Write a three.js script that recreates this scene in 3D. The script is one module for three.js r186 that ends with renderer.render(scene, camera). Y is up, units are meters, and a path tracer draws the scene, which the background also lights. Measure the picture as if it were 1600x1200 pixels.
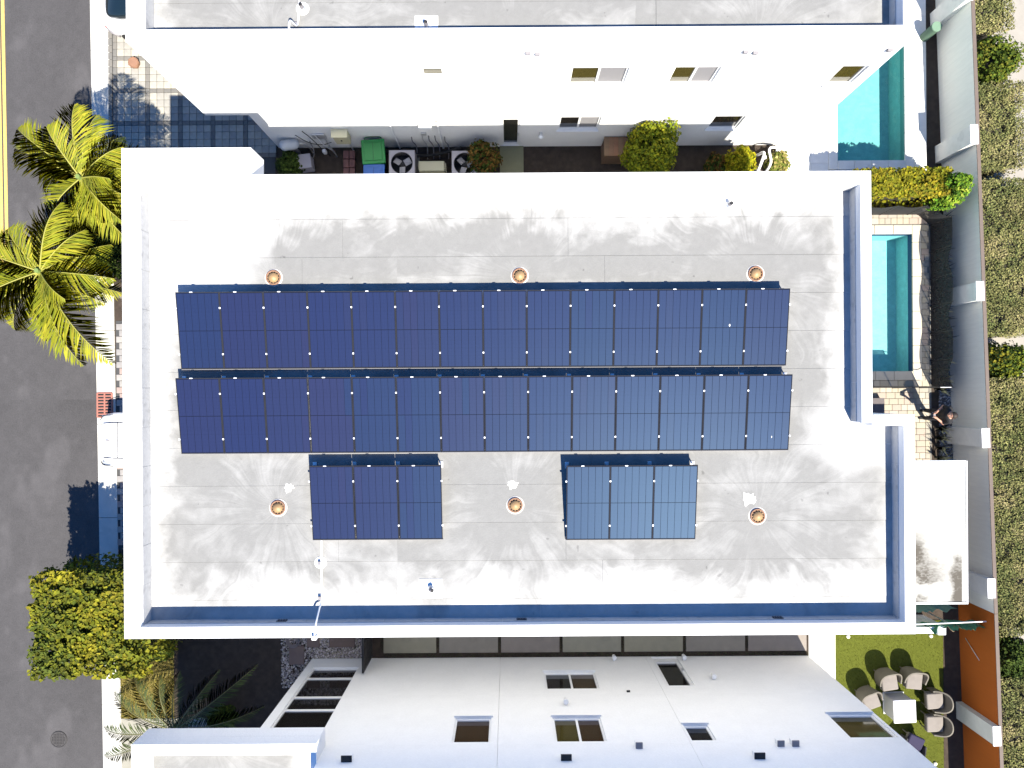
import * as THREE from 'three';
import { mergeGeometries } from 'three/addons/utils/BufferGeometryUtils.js';
import { RoundedBoxGeometry } from 'three/addons/geometries/RoundedBoxGeometry.js';
import { MarchingCubes } from 'three/addons/objects/MarchingCubes.js';

// ---------------------------------------------------------------- camera, sky, sun, exposure
const scene = new THREE.Scene();
const camera = new THREE.PerspectiveCamera(2 * Math.atan(600 / 1130) * 180 / Math.PI, 4 / 3, 0.1, 400);
camera.position.set(0, 24, 0);               // a drone 24 m up, lens straight down
camera.up.set(0.0062, 0, -1);
camera.lookAt(0, 0, 0);
camera.setViewOffset(1600, 1200, 5, -20, 1600, 1200);

const SUN = new THREE.Vector3(0.3, 1, 0.6).normalize();
{
  const W = 512, Hh = 256, d = new Float32Array(W * Hh * 4);
  for (let j = 0; j < Hh; j++) for (let i = 0; i < W; i++) {
    const el = ((j + 0.5) / Hh - 0.5) * Math.PI, az = ((i + 0.5) / W - 0.5) * 2 * Math.PI;
    const y = Math.sin(el), x = Math.cos(el) * Math.cos(az), z = Math.cos(el) * Math.sin(az);
    const k = Math.pow(1 - Math.max(y, 0), 3.5);
    const c = x * SUN.x + y * SUN.y + z * SUN.z, glow = 0.5 * Math.exp((c - 1) * 60) + 0.12 * Math.exp((c - 1) * 9);
    const o = (j * W + i) * 4;
    d[o] = 0.022 + 0.24 * k + glow * 0.8;
    d[o + 1] = 0.135 + 0.29 * k + glow * 0.85;
    d[o + 2] = 0.45 + 0.26 * k + glow * 0.9;
    d[o + 3] = 1;
  }
  const t = new THREE.DataTexture(d, W, Hh, THREE.RGBAFormat, THREE.FloatType);
  t.mapping = THREE.EquirectangularReflectionMapping; t.minFilter = t.magFilter = THREE.LinearFilter; t.needsUpdate = true;
  scene.background = t; scene.environment = t; scene.backgroundIntensity = 0.68; scene.environmentIntensity = 0.68;
}
const sun = new THREE.DirectionalLight(new THREE.Color(1, 0.94, 0.83), 5);
sun.position.copy(SUN).multiplyScalar(60); sun.target.position.set(0, 0, 0);
sun.castShadow = true; sun.shadow.mapSize.set(4096, 4096); sun.shadow.radius = 1;
Object.assign(sun.shadow.camera, { left: -24, right: 24, top: 22, bottom: -22, near: 10, far: 120 });
scene.add(sun, sun.target);
const renderer = new THREE.WebGLRenderer({ antialias: true });
renderer.toneMapping = THREE.LinearToneMapping;
renderer.toneMappingExposure = 2.5;
renderer.shadowMap.enabled = true;

// ---------------------------------------------------------------- helpers
let seed = 12345;
const rnd = () => { seed = (seed + 0x6D2B79F5) | 0; let t = Math.imul(seed ^ (seed >>> 15), 1 | seed); t = (t + Math.imul(t ^ (t >>> 7), 61 | t)) ^ t; return ((t ^ (t >>> 14)) >>> 0) / 4294967296; };
const rr = (a, b) => a + (b - a) * rnd();
const mix = (a, b, t) => a + (b - a) * t;
const sstep = (a, b, x) => { const t = Math.min(1, Math.max(0, (x - a) / (b - a))); return t * t * (3 - 2 * t); };
const hash = (x, y) => { let h = Math.imul(x | 0, 374761393) + Math.imul(y | 0, 668265263); h = Math.imul(h ^ (h >>> 13), 1274126177); return ((h ^ (h >>> 16)) >>> 0) / 4294967296; };
const vn = (x, y) => { const i = Math.floor(x), j = Math.floor(y), f = x - i, g = y - j, u = f * f * (3 - 2 * f), v = g * g * (3 - 2 * g); return mix(mix(hash(i, j), hash(i + 1, j), u), mix(hash(i, j + 1), hash(i + 1, j + 1), u), v); };
const fbm = (x, y, n = 4) => { let s = 0, a = 0.5, t = 0; for (let k = 0; k < n; k++) { s += a * vn(x, y); t += a; a *= 0.5; x = x * 2.03 + 17.1; y = y * 2.03 - 9.7; } return s / t; };
const enc = (c) => { c = Math.min(1, Math.max(0, c)); return 255 * (c <= 0.0031308 ? 12.92 * c : 1.055 * Math.pow(c, 1 / 2.4) - 0.055); };
function tex(w, h, fn, srgb = true) {                       // fn(u, v) -> linear r, g, b
  const d = new Uint8Array(w * h * 4);
  for (let j = 0; j < h; j++) for (let i = 0; i < w; i++) {
    const c = fn((i + 0.5) / w, (j + 0.5) / h), o = (j * w + i) * 4;
    for (let k = 0; k < 3; k++) d[o + k] = srgb ? enc(c[k]) : 255 * c[k];
    d[o + 3] = 255;
  }
  const t = new THREE.DataTexture(d, w, h); t.wrapS = t.wrapT = THREE.RepeatWrapping; t.magFilter = THREE.LinearFilter; t.minFilter = THREE.LinearMipmapLinearFilter; t.generateMipmaps = true;
  if (srgb) t.colorSpace = THREE.SRGBColorSpace;
  t.needsUpdate = true; return t;
}
const rep = (t, sx, sy) => { t.repeat.set(1 / sx, 1 / sy); return t; };
const lin = (r, g, b) => new THREE.Color().setRGB(r, g, b);
const M = (r, g, b, o = {}) => new THREE.MeshStandardMaterial({ color: lin(r, g, b), roughness: 0.8, metalness: 0, side: THREE.DoubleSide, ...o });
const PM = (r, g, b, o = {}) => new THREE.MeshPhysicalMaterial({ color: lin(r, g, b), roughness: 0.5, metalness: 0, side: THREE.DoubleSide, ...o });

const used = {};
const numbered = (n) => { const k = used[n] = (used[n] ?? -1) + 1; return k ? `${n}_${String(k).padStart(3, '0')}` : n; };
function thing(name, label, category, pos = [0, 0, 0], turn = 0, group) {
  const o = new THREE.Group(); o.name = numbered(name); o.position.set(...pos); o.rotation.y = turn; scene.add(o);
  o.userData = { label, category }; if (group) o.userData.group = group; return o;
}
function structure(name, pos = [0, 0, 0]) { const o = new THREE.Group(); o.name = numbered(name); o.position.set(...pos); o.userData = { kind: 'structure' }; scene.add(o); return o; }
const sh = (m) => { m.castShadow = m.receiveShadow = true; return m; };
function part(parent, name, geo, mat, label) {               // geometry in the parent's own axes
  const m = sh(new THREE.Mesh(geo, mat)); m.name = name; parent.add(m); if (label) m.userData.label = label; return m;
}
function partW(parent, name, geo, mat, label) {              // geometry in world axes under a parent that is not turned
  const m = part(parent, name, geo, mat, label); let p = parent; while (p && p !== scene) { m.position.sub(p.position); p = p.parent; } return m;
}
function copyOf(root, pos, turn, label, group) {
  const c = root.clone(); c.name = numbered(root.userData.base ?? root.name.replace(/_\d{3}$/, '')); c.position.set(...pos); c.rotation.y = turn; c.userData = { ...root.userData }; if (label) c.userData.label = label; if (group) c.userData.group = group; scene.add(c); return c;
}
// uv in metres by the way each face points
function uvM(g) {
  if (g.index) g = g.toNonIndexed();
  const p = g.attributes.position, n = g.attributes.normal, uv = new Float32Array(p.count * 2);
  for (let i = 0; i < p.count; i++) {
    const ax = Math.abs(n.getX(i)), ay = Math.abs(n.getY(i)), az = Math.abs(n.getZ(i));
    if (ay >= ax && ay >= az) { uv[2 * i] = p.getX(i); uv[2 * i + 1] = p.getZ(i); }
    else if (ax >= az) { uv[2 * i] = p.getZ(i); uv[2 * i + 1] = p.getY(i); }
    else { uv[2 * i] = p.getX(i); uv[2 * i + 1] = p.getY(i); }
  }
  g.setAttribute('uv', new THREE.BufferAttribute(uv, 2)); return g;
}
const box = (x0, x1, y0, y1, z0, z1) => uvM(new THREE.BoxGeometry(x1 - x0, y1 - y0, z1 - z0).translate((x0 + x1) / 2, (y0 + y1) / 2, (z0 + z1) / 2));
const rbox = (w, h, d, r, x = 0, y = 0, z = 0, s = 2) => uvM(new RoundedBoxGeometry(w, h, d, s, r).translate(x, y, z));
const cyl = (r0, r1, h, x = 0, y = 0, z = 0, s = 20) => uvM(new THREE.CylinderGeometry(r1, r0, h, s).translate(x, y + h / 2, z));
const poly = (pts, y0, y1) => {                              // prism over a plan outline [[x, z], ...]
  const s = new THREE.Shape(pts.map(([x, z]) => new THREE.Vector2(x, -z)));
  return uvM(new THREE.ExtrudeGeometry(s, { depth: y1 - y0, bevelEnabled: false }).rotateX(-Math.PI / 2).translate(0, y0, 0));
};
const tube = (pts, r, n = 24, s = 7) => new THREE.TubeGeometry(new THREE.CatmullRomCurve3(pts.map((p) => new THREE.Vector3(...p))), n, r, s);
const merge = (a) => mergeGeometries(a.map((g) => { const q = g.index ? g.toNonIndexed() : g; for (const k of Object.keys(q.attributes)) if (!['position', 'normal', 'uv'].includes(k)) q.deleteAttribute(k); return q; }));
// a wall in a vertical plane z = const, from x0 to x1, with rectangular openings [x0, x1, y0, y1]; d is its thickness towards +z
function wallZ(x0, x1, y0, y1, z, d, holes = []) {
  const s = new THREE.Shape([[x0, y0], [x1, y0], [x1, y1], [x0, y1]].map((p) => new THREE.Vector2(...p)));
  for (const [a, b, c, e] of holes) s.holes.push(new THREE.Path([[a, c], [a, e], [b, e], [b, c]].map((p) => new THREE.Vector2(...p))));
  return uvM(new THREE.ExtrudeGeometry(s, { depth: d, bevelEnabled: false }).translate(0, 0, z));
}

// ---------------------------------------------------------------- materials
const stuccoT = rep(tex(512, 512, (u, v) => { const n = 0.79 + 0.055 * (fbm(u * 96, v * 96, 3) - 0.5) + 0.05 * (fbm(u * 8, v * 8, 4) - 0.5); return [n, n, n * 0.985]; }), 3, 3);
const stuccoB = rep(tex(512, 512, (u, v) => { const n = fbm(u * 128, v * 128, 3); return [n, n, n]; }, false), 3, 3);
const mStucco = M(1, 1, 1, { map: stuccoT, bumpMap: stuccoB, bumpScale: 0.004, roughness: 0.9 });
const mCap = M(0.82, 0.81, 0.79, { map: null, roughness: 0.7 });
const asphaltT = rep(tex(1024, 1024, (u, v) => {
  const p = fbm(u * 5, v * 2.2, 4), q = fbm(u * 40, v * 40, 3), s = hash(u * 1024, v * 1024), stain = sstep(0.62, 0.8, fbm(u * 9 + 40, v * 6 + 3, 4));
  const n = 0.053 * (0.78 + 0.34 * p + 0.22 * (q - 0.5) + 0.6 * (s - 0.5)) + 0.014 * stain + 0.01 * sstep(0.5, 0.75, fbm(u * 26 + 7, v * 11, 3)) * (p - 0.3);
  return [n * 1.04, n * 0.985, n * 1.0];
}), 9, 9);
const mAsphalt = M(1, 1, 1, { map: asphaltT, roughness: 0.93 });
const concreteT = rep(tex(512, 512, (u, v) => { const n = 0.92 + 0.16 * (fbm(u * 12, v * 12, 5) - 0.5) + 0.1 * (hash(u * 512, v * 512) - 0.5) - 0.12 * sstep(0.6, 0.85, fbm(u * 5 + 9, v * 5, 4)); return [n, n * 0.985, n * 0.95]; }), 2.2, 2.2);
const mConcrete = M(0.52, 0.52, 0.5, { map: concreteT });
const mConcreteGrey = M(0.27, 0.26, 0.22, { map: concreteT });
const mConcretePale = M(0.52, 0.515, 0.49, { map: concreteT });
const soilT = rep(tex(512, 512, (u, v) => { const n = 0.5 + 0.7 * fbm(u * 24, v * 24, 5); return [0.05 * n, 0.036 * n, 0.026 * n]; }), 3, 3);
const mSoil = M(1, 1, 1, { map: soilT, roughness: 1 });
const mDark = M(0.012, 0.012, 0.014, { roughness: 0.7 });
const mBlackMetal = M(0.02, 0.02, 0.022, { roughness: 0.45, metalness: 0.3 });
const mWhiteMetal = M(0.78, 0.78, 0.77, { roughness: 0.4 });
const mAlu = M(0.62, 0.63, 0.64, { roughness: 0.35, metalness: 0.7 });
const mGreyPlastic = M(0.2, 0.19, 0.2, { roughness: 0.6 });
const mGlassOlive = PM(0.055, 0.045, 0.012, { roughness: 0.06, ior: 1.5 });
const mGlassDark = PM(0.010, 0.009, 0.008, { roughness: 0.05, ior: 1.5 });
const mGlassBrown = PM(0.035, 0.02, 0.008, { roughness: 0.06, ior: 1.5 });
const mScreen = M(0.2, 0.195, 0.2, { roughness: 0.8 });
const mCarGlass = PM(0.008, 0.016, 0.022, { roughness: 0.04, ior: 1.5 });
const mPaintWhite = PM(0.8, 0.8, 0.8, { roughness: 0.35, clearcoat: 1, clearcoatRoughness: 0.04 });
const mRubber = M(0.015, 0.015, 0.015, { roughness: 0.85 });

// ---------------------------------------------------------------- the setting: ground, road, paths
const EW = { x: (z) => 14.24 + 0.0315 * (z + 13), a: Math.atan(0.0315) };       // face of the east boundary wall
const POOLS = [{ x0: 10.95, x1: 13.18, z0: -12.6, z1: -7.76 }, { x0: 10.9, x1: 13.4, z0: -5.316, z1: -0.771 }];
{
  const s = new THREE.Shape([[-150, -150], [150, -150], [150, 150], [-150, 150]].map((p) => new THREE.Vector2(...p)));
  for (const p of POOLS) s.holes.push(new THREE.Path([[p.x0 - 0.1, -p.z0 + 0.1], [p.x1 + 0.1, -p.z0 + 0.1], [p.x1 + 0.1, -p.z1 - 0.1], [p.x0 - 0.1, -p.z1 - 0.1]].map((q) => new THREE.Vector2(...q))));
  const g = structure('ground'); part(g, 'soil', uvM(new THREE.ShapeGeometry(s).rotateX(-Math.PI / 2)), mSoil);
}
const RE = (z) => mix(-13.808, -13.52, (z - -13.254) / (12.235 - -13.254));   // edge of the road at z
{
  const road = structure('road'); const g = poly([[-30, -40], [RE(-40), -40], [RE(40), 40], [-30, 40]], -0.2, 0.012); part(road, 'asphalt', g, mAsphalt);
  const my = M(0.62, 0.42, 0.11, { map: rep(tex(128, 512, (u, v) => { const n = 0.75 + 0.4 * fbm(u * 20, v * 80, 4); return [n, n, n]; }), 1, 4), roughness: 0.85 });
  for (const [a, b] of [[-5.5, -0.5], [2, 7]]) part(road, 'yellow_line', poly([[RE(-30) + (a - 141) / 47.1, -30], [RE(-30) + (b - 141) / 47.1, -30], [RE(-4.05) + (b - 141) / 47.1, -4.05], [RE(-4.05) + (a - 141) / 47.1, -4.05]], 0.006, 0.018), my);
  // catch mark beside the line
  const mh = thing('manhole_cover', 'round cast iron manhole cover set in the grey asphalt road', 'manhole cover', [...[-14.994, 0.012, 11.264]]);
  part(mh, 'rim', uvM(new THREE.TorusGeometry(0.26, 0.018, 8, 40).rotateX(Math.PI / 2)), M(0.035, 0.033, 0.032, { roughness: 0.6, metalness: 0.4 }));
  part(mh, 'plate', cyl(0.245, 0.245, 0.012, 0, -0.004, 0, 40), M(0.06, 0.056, 0.055, { roughness: 0.7, metalness: 0.3 }));
  const studs = []; for (let i = -4; i <= 4; i++) for (let j = -4; j <= 4; j++) if (i * i + j * j < 19) studs.push(rbox(0.028, 0.012, 0.028, 0.004, i * 0.05, 0.012, j * 0.05, 1));
  const st = part(mh, 'stud_pattern', merge(studs), M(0.03, 0.028, 0.027, { roughness: 0.6, metalness: 0.4 })); st.userData.kind = 'stuff';
}
{ // concrete gutter strip in slabs
  const g = structure('pavement'); const z0 = -11.575 - 3.1 * 5;
  for (let k = 0; k < 16; k++) {
    const a = z0 + k * 3.1 + 0.008, b = z0 + (k + 1) * 3.1 - 0.008, w = 0.62;
    part(g, 'slab', poly([[RE(a) + 0.004, a], [RE(a) + w, a], [RE(b) + w, b], [RE(b) + 0.004, b]], -0.1, 0.03), mConcretePale);
  }
}
{ // rusty grate in the gutter
  const d = thing('drain_grate', 'rust red slotted storm drain grate in the white gutter beside parked car', 'drain grate', [...[-13.385, 0.032, 0.193]]);
  const mr = M(0.30, 0.12, 0.09, { roughness: 0.85 });
  part(d, 'sump', box(-0.25, 0.25, -0.004, 0.002, -0.4, 0.4), mDark);
  for (const x of [-0.24, 0, 0.24]) part(d, 'rail', box(x - 0.025, x + 0.025, 0.002, 0.03, -0.4, 0.4), mr);
  for (let i = 0; i < 9; i++) part(d, 'bar', box(-0.24, 0.24, 0.003, 0.026, -0.4 + i * 0.1 - 0.022, -0.4 + i * 0.1 + 0.022), mr);
}
// ---- paved forecourt of the north house: blocks of small pavers between darker bands
{
  const g = structure('driveway'); partW(g, 'bed', box(-13.158, -7.7, -0.1, 0.012, -14.5, -7.3), M(0.05, 0.05, 0.05));
  const ms = [[0.37, 0.355, 0.31], [0.34, 0.33, 0.30], [0.40, 0.375, 0.32], [0.31, 0.30, 0.275]].map((c) => M(...c, { map: concreteT }));
  const md = [[0.16, 0.155, 0.145], [0.18, 0.17, 0.155]].map((c) => M(...c, { map: concreteT }));
  const small = rbox(0.226, 0.05, 0.226, 0.012, 0, 0, 0, 1), band = rbox(0.226, 0.05, 0.13, 0.012, 0, 0, 0, 1), bandT = rbox(0.13, 0.05, 0.226, 0.012, 0, 0, 0, 1), corner = rbox(0.13, 0.05, 0.13, 0.012, 0, 0, 0, 1);
  const P = 4 * 0.235 + 0.14, X0 = -12.988, Z0 = -8.06;
  for (let bi = 0; bi < 6; bi++) for (let bj = 0; bj < 6; bj++) {
    for (let i = -1; i < 4; i++) for (let j = -1; j < 4; j++) {
      const x = X0 + bi * P + (i < 0 ? 0 : 0.1875 + i * 0.235), z = Z0 - bj * P - (j < 0 ? 0 : 0.1875 + j * 0.235);
      if (x > -7.75 || (x > -10.35 && z < -10.0) || z < -13.6) continue;
      const edge = i < 0 || j < 0, geo = i < 0 && j < 0 ? corner : i < 0 ? bandT : j < 0 ? band : small;
      const m = part(g, 'paver', geo, (edge ? md : ms)[Math.floor(rnd() * (edge ? 2 : 4))]); m.position.set(x, 0.012 + rr(0, 0.004), z);
    }
  }
  for (let k = 0; k < 24; k++) { const m = part(g, 'edging_paver', band, md[k % 2]); m.rotation.y = Math.PI / 2; m.position.set(-13.115 - 0.03, 0.014, -7.6 - k * 0.236); }
}
// ---- forecourt of the middle house
{
  const g = structure('driveway'); partW(g, 'bed', box(-13.02, -7.9, -0.1, 0.012, -2.6, 5.0), M(0.05, 0.05, 0.05));
  const ms = [[0.30, 0.29, 0.28], [0.27, 0.26, 0.26], [0.33, 0.31, 0.30], [0.32, 0.25, 0.23]].map((c) => M(...c, { map: concreteT }));
  const geo = rbox(0.30, 0.05, 0.2, 0.012, 0, 0, 0, 1);
  for (let i = 0; i < 5; i++) for (let k = 0; k < 35; k++) { const m = part(g, 'paver', geo, ms[Math.floor(rnd() * 4)]); m.position.set(-12.85 + i * 0.31 + 0.1 * (k % 2), 0.014 + rr(0, 0.004), -2.4 + k * 0.21); }
}
// ---- lawn and shaded planting bed before the south house
function blades(n, place, h, cols) {
  const pos = [], col = [], nor = [];
  for (let i = 0; i < n; i++) {
    const [x, z] = place(), a = rr(0, 6.28), l = h * rr(0.5, 1.2), w = 0.007, lx = rr(-0.5, 0.5) * l, lz = rr(-0.5, 0.5) * l, c = cols[Math.floor(rnd() * cols.length)], v = rr(0.75, 1.25);
    pos.push(x - Math.cos(a) * w, 0.01, z - Math.sin(a) * w, x + Math.cos(a) * w, 0.01, z + Math.sin(a) * w, x + lx, 0.01 + l, z + lz);
    for (let k = 0; k < 3; k++) { col.push(c[0] * v, c[1] * v, c[2] * v); nor.push(lx * 2, 0.9 * l + 0.01, lz * 2); }
  }
  const g = new THREE.BufferGeometry(); g.setAttribute('position', new THREE.Float32BufferAttribute(pos, 3)); g.setAttribute('normal', new THREE.Float32BufferAttribute(nor, 3)); g.setAttribute('color', new THREE.Float32BufferAttribute(col, 3)); g.normalizeNormals(); return g;
}
{
  const g = structure('lawn'); const x0 = -12.971, x1 = -11.166, z0 = 7.996, z1 = 10.587;
  part(g, 'turf_soil', box(x0, x1, -0.05, 0.016, z0, z1), M(0.2, 0.165, 0.04, { map: concreteT }));
  const b = part(g, 'grass', blades(26000, () => [rr(x0, x1), rr(z0, z1)], 0.05, [[0.26, 0.235, 0.03], [0.33, 0.26, 0.06], [0.2, 0.205, 0.025], [0.36, 0.26, 0.085]]), PM(1, 1, 1, { vertexColors: true, roughness: 0.9, specularIntensity: 0.2 })); b.userData.kind = 'stuff';
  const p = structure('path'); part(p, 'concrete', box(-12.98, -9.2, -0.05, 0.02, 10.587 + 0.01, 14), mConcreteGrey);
}
// ---- side passage of the south house: big concrete slabs with grass joints
const SZ = 8.645;                                                   // face of the south house's wall
{
  const g = structure('passage_paving'); const t = mSoil;
  part(g, 'turf_joint', box(-4.405, 9.867, -0.05, 0.012, 5.6, SZ - 0.002), t);
  const ex = [597, 684, 780.5, 876.5, 972.5, 1069, 1166, 1262].map((p) => (p - 795) * 24 / 1130 - 0.05);
  const ms = [[0.26, 0.245, 0.185], [0.23, 0.21, 0.18], [0.22, 0.195, 0.175], [0.25, 0.24, 0.19]].map((c) => M(...c, { map: concreteT }));
  for (let k = 0; k < 7; k++) part(g, 'slab', uvM(new RoundedBoxGeometry(ex[k + 1] - ex[k] - 0.1, 0.08, 2.4, 1, 0.012).translate((ex[k] + ex[k + 1]) / 2, 0.0, 8.475 - 1.2)), ms[k % 4]);
  const gj = part(g, 'grass', blades(6000, () => rnd() < 0.6 ? [rr(ex[0], ex[7]), rr(8.496, SZ - 0.03)] : [ex[Math.floor(rr(0, 7))] + rr(-0.05, 0.05), rr(7, 8.4)], 0.06, [[0.04, 0.07, 0.015], [0.06, 0.09, 0.02]]), M(1, 1, 1, { vertexColors: true })); gj.userData.kind = 'stuff';
}
function gravel(name, n, place, cols, r) {
  const geo = new THREE.IcosahedronGeometry(1, 0); const p = geo.attributes.position; for (let i = 0; i < p.count; i++) { const k = 0.8 + 0.4 * hash(Math.round(p.getX(i) * 50), Math.round(p.getY(i) * 50 + p.getZ(i) * 90)); p.setXYZ(i, p.getX(i) * k, p.getY(i) * k * 0.7, p.getZ(i) * k); } geo.computeVertexNormals();
  const m = new THREE.InstancedMesh(geo, M(1, 1, 1, { roughness: 0.8 }), n), o = new THREE.Object3D(), c = new THREE.Color(); m.name = numbered(name);
  for (let i = 0; i < n; i++) { const [x, z] = place(); o.position.set(x, 0.012, z); o.rotation.set(rr(0, 6), rr(0, 6), rr(0, 6)); o.scale.setScalar(r * rr(0.6, 1.5)); o.updateMatrix(); m.setMatrixAt(i, o.matrix); const k = cols[Math.floor(rnd() * cols.length)], v = rr(0.7, 1.3); c.setRGB(k[0] * v, k[1] * v, k[2] * v); m.setColorAt(i, c); }
  sh(m); m.userData = { kind: 'stuff', label: name === 'pebble_bed' ? 'dark and pale pebbles strewn along the boundary wall' : 'pale crushed gravel between stepping slabs in the side passage', category: 'gravel' }; scene.add(m);
}
gravel('gravel_bed', 4200, () => { const x = rr(-7.591, -4.788); return [x, rr(7.3, x < -6.5 ? 9.6 : SZ - 0.02)]; }, [[0.36, 0.31, 0.3], [0.5, 0.45, 0.43], [0.2, 0.17, 0.16], [0.3, 0.27, 0.2]], 0.028);
gravel('pebble_bed', 3600, () => { const z = rr(-1.2, 2.4); return [rr(14.28, EW.x(z) - 0.02), z]; }, [[0.08, 0.08, 0.085], [0.35, 0.34, 0.36], [0.12, 0.12, 0.13], [0.05, 0.05, 0.05]], 0.03);
for (const [px, py, w, d] of [[-7.082, 8.516, 0.5, 0.62], [-6.528, 8.052, 0.42, 0.4], [-5.572, 8.058, 0.85, 0.4]]) {
  const s = thing('stepping_slab', w > 0.8 ? 'wide red brown stepping slab lying in the gravel bed' : w > 0.45 ? 'weathered brown stepping slab nearest the planted bed in gravel' : 'small square stepping slab lying in the gravel bed', 'stepping slab', [px, 0.012, py]);
  part(s, 'stone', rbox(w, 0.06, d, 0.015, 0, 0.03, 0), M(0.17, 0.12, 0.1, { map: concreteT }));
}
// ---- turf terrace of the south house
const TX0 = 10.778, TX1 = 14.342;
{
  const g = structure('artificial_turf'); const t = rep(tex(512, 512, (u, v) => { const n = 0.8 + 0.3 * fbm(u * 60, v * 60, 3) + 0.25 * (hash(u * 512, v * 512) - 0.5); return [0.07 * n, 0.082 * n, 0.003 * n]; }), 1.5, 1.5);
  part(g, 'turf_sheet', box(TX0, TX1, -0.05, 0.03, 7.5, 14), M(1, 1, 1, { map: t, roughness: 1 }));
  const b = part(g, 'grass', blades(42000, () => { const z = rr(7.5, 12.8); return [rr(TX0, TX1 + 0.035 * fbm(z * 9, 2, 2)), z]; }, 0.05, [[0.07, 0.082, 0.003], [0.058, 0.072, 0.003], [0.084, 0.09, 0.005]]), PM(1, 1, 1, { vertexColors: true, roughness: 0.9, specularIntensity: 0.1 })); b.userData.kind = 'stuff';
  const d = structure('patio'); part(d, 'concrete', box(9.888, TX0 - 0.006, -0.05, 0.035, 6.2, 12), mConcretePale);
}
// ---- pools
const caustic = (u, v, s) => { let m = 0; for (let k = 0; k < 2; k++) { const x = u * s + 0.35 * fbm(u * s + 5 * k, v * s, 2), y = v * s + 0.35 * fbm(u * s, v * s + 9 * k, 2); m += Math.pow(1 - Math.abs(2 * vn(x * 1.3 + k * 31, y * 1.3) - 1), 6); } return m / 2; };
const plasterT = (a, b) => rep(tex(256, 256, (u, v) => { const n = 0.78 + 0.3 * fbm(u * 14, v * 14, 4) + 0.22 * (fbm(u * 90, v * 90, 2) - 0.5); return [a[0] * n, a[1] * n, a[2] * n]; }), 2, 2);
const waterB = rep(tex(512, 512, (u, v) => { const n = 0.6 * fbm(u * 14, v * 14, 3) + 0.4 * fbm(u * 34 + 8, v * 34, 2); return [n, n, n]; }, false), 1.9, 1.9);
function pool(p, label, plaster, bandMat, copMat, depth, step) {
  const cx = (p.x0 + p.x1) / 2, cz = (p.z0 + p.z1) / 2, g = thing('swimming_pool', label, 'pool', [cx, 0, cz]);
  const mp = M(1, 1, 1, { map: plasterT(plaster), roughness: 0.8 }), w = 0.1;
  partW(g, 'floor', box(p.x0 - w, p.x1 + w, -depth - 0.1, -depth, p.z0 - w, p.z1 + w), mp);
  partW(g, 'basin_wall', box(p.x0 - w, p.x0, -depth, -0.25, p.z0 - w, p.z1 + w), mp); partW(g, 'basin_wall', box(p.x1, p.x1 + w, -depth, -0.25, p.z0 - w, p.z1 + w), mp);
  partW(g, 'basin_wall', box(p.x0, p.x1, -depth, -0.25, p.z0 - w, p.z0), mp); partW(g, 'basin_wall', box(p.x0, p.x1, -depth, -0.25, p.z1, p.z1 + w), mp);
  partW(g, 'tile_band', box(p.x0 - w, p.x0, -0.25, -0.02, p.z0 - w, p.z1 + w), bandMat); partW(g, 'tile_band', box(p.x1, p.x1 + w, -0.25, -0.02, p.z0 - w, p.z1 + w), bandMat);
  partW(g, 'tile_band', box(p.x0, p.x1, -0.25, -0.02, p.z0 - w, p.z0), bandMat); partW(g, 'tile_band', box(p.x0, p.x1, -0.25, -0.02, p.z1, p.z1 + w), bandMat);
  if (step) partW(g, 'step', box(p.x0 + 0.002, p.x1 - 1.1, -depth + 0.002, -0.6, p.z1 - 0.32, p.z1 - 0.002), mp);
  // rippled water surface
  const sg = new THREE.PlaneGeometry(p.x1 - p.x0, p.z1 - p.z0, 110, 220).rotateX(-Math.PI / 2).translate(cx, -0.13, cz), q = sg.attributes.position;
  for (let i = 0; i < q.count; i++) { const x = q.getX(i), z = q.getZ(i); q.setY(i, -0.13 + 0.03 * (fbm(x * 5, z * 5, 3) - 0.5) + 0.012 * (fbm(x * 13 + 4, z * 13, 2) - 0.5)); }
  sg.computeVertexNormals();
  partW(g, 'water', sg, PM(0.86, 0.98, 0.98, { transmission: 1, thickness: 0, roughness: 0.03, ior: 1.33 }));
  const c = 0.3, sl = (a, b, e, f) => partW(g, 'coping', uvM(new RoundedBoxGeometry(b - a, 0.07, f - e, 1, 0.015).translate((a + b) / 2, 0.012, (e + f) / 2)), copMat);
  const run = (a, b, f) => { const n = Math.round((b - a) / 0.6), d = (b - a) / n; for (let k = 0; k < n; k++) f(a + k * d + 0.003, a + (k + 1) * d - 0.003); };
  run(p.z0 - c, p.z1 + c, (e, f) => { sl(p.x1, p.x1 + c, e, f); sl(p.x0 - c, p.x0, e, f); });
  run(p.x0, p.x1, (a, b) => { sl(a, b, p.z0 - c, p.z0); sl(a, b, p.z1, p.z1 + c); });
}
const mCop = M(0.44, 0.405, 0.34, { map: concreteT }), mCopWhite = M(0.72, 0.72, 0.7, { map: concreteT });
pool(POOLS[0], 'turquoise swimming pool under the corner of the house with many windows', [0.15, 0.385, 0.365], M(0.06, 0.22, 0.21), mCopWhite, 1.0, true);
pool(POOLS[1], 'long turquoise swimming pool inside the black mesh safety fence', [0.22, 0.48, 0.48], M(0.012, 0.05, 0.12), mCop, 1.0, false);
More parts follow.
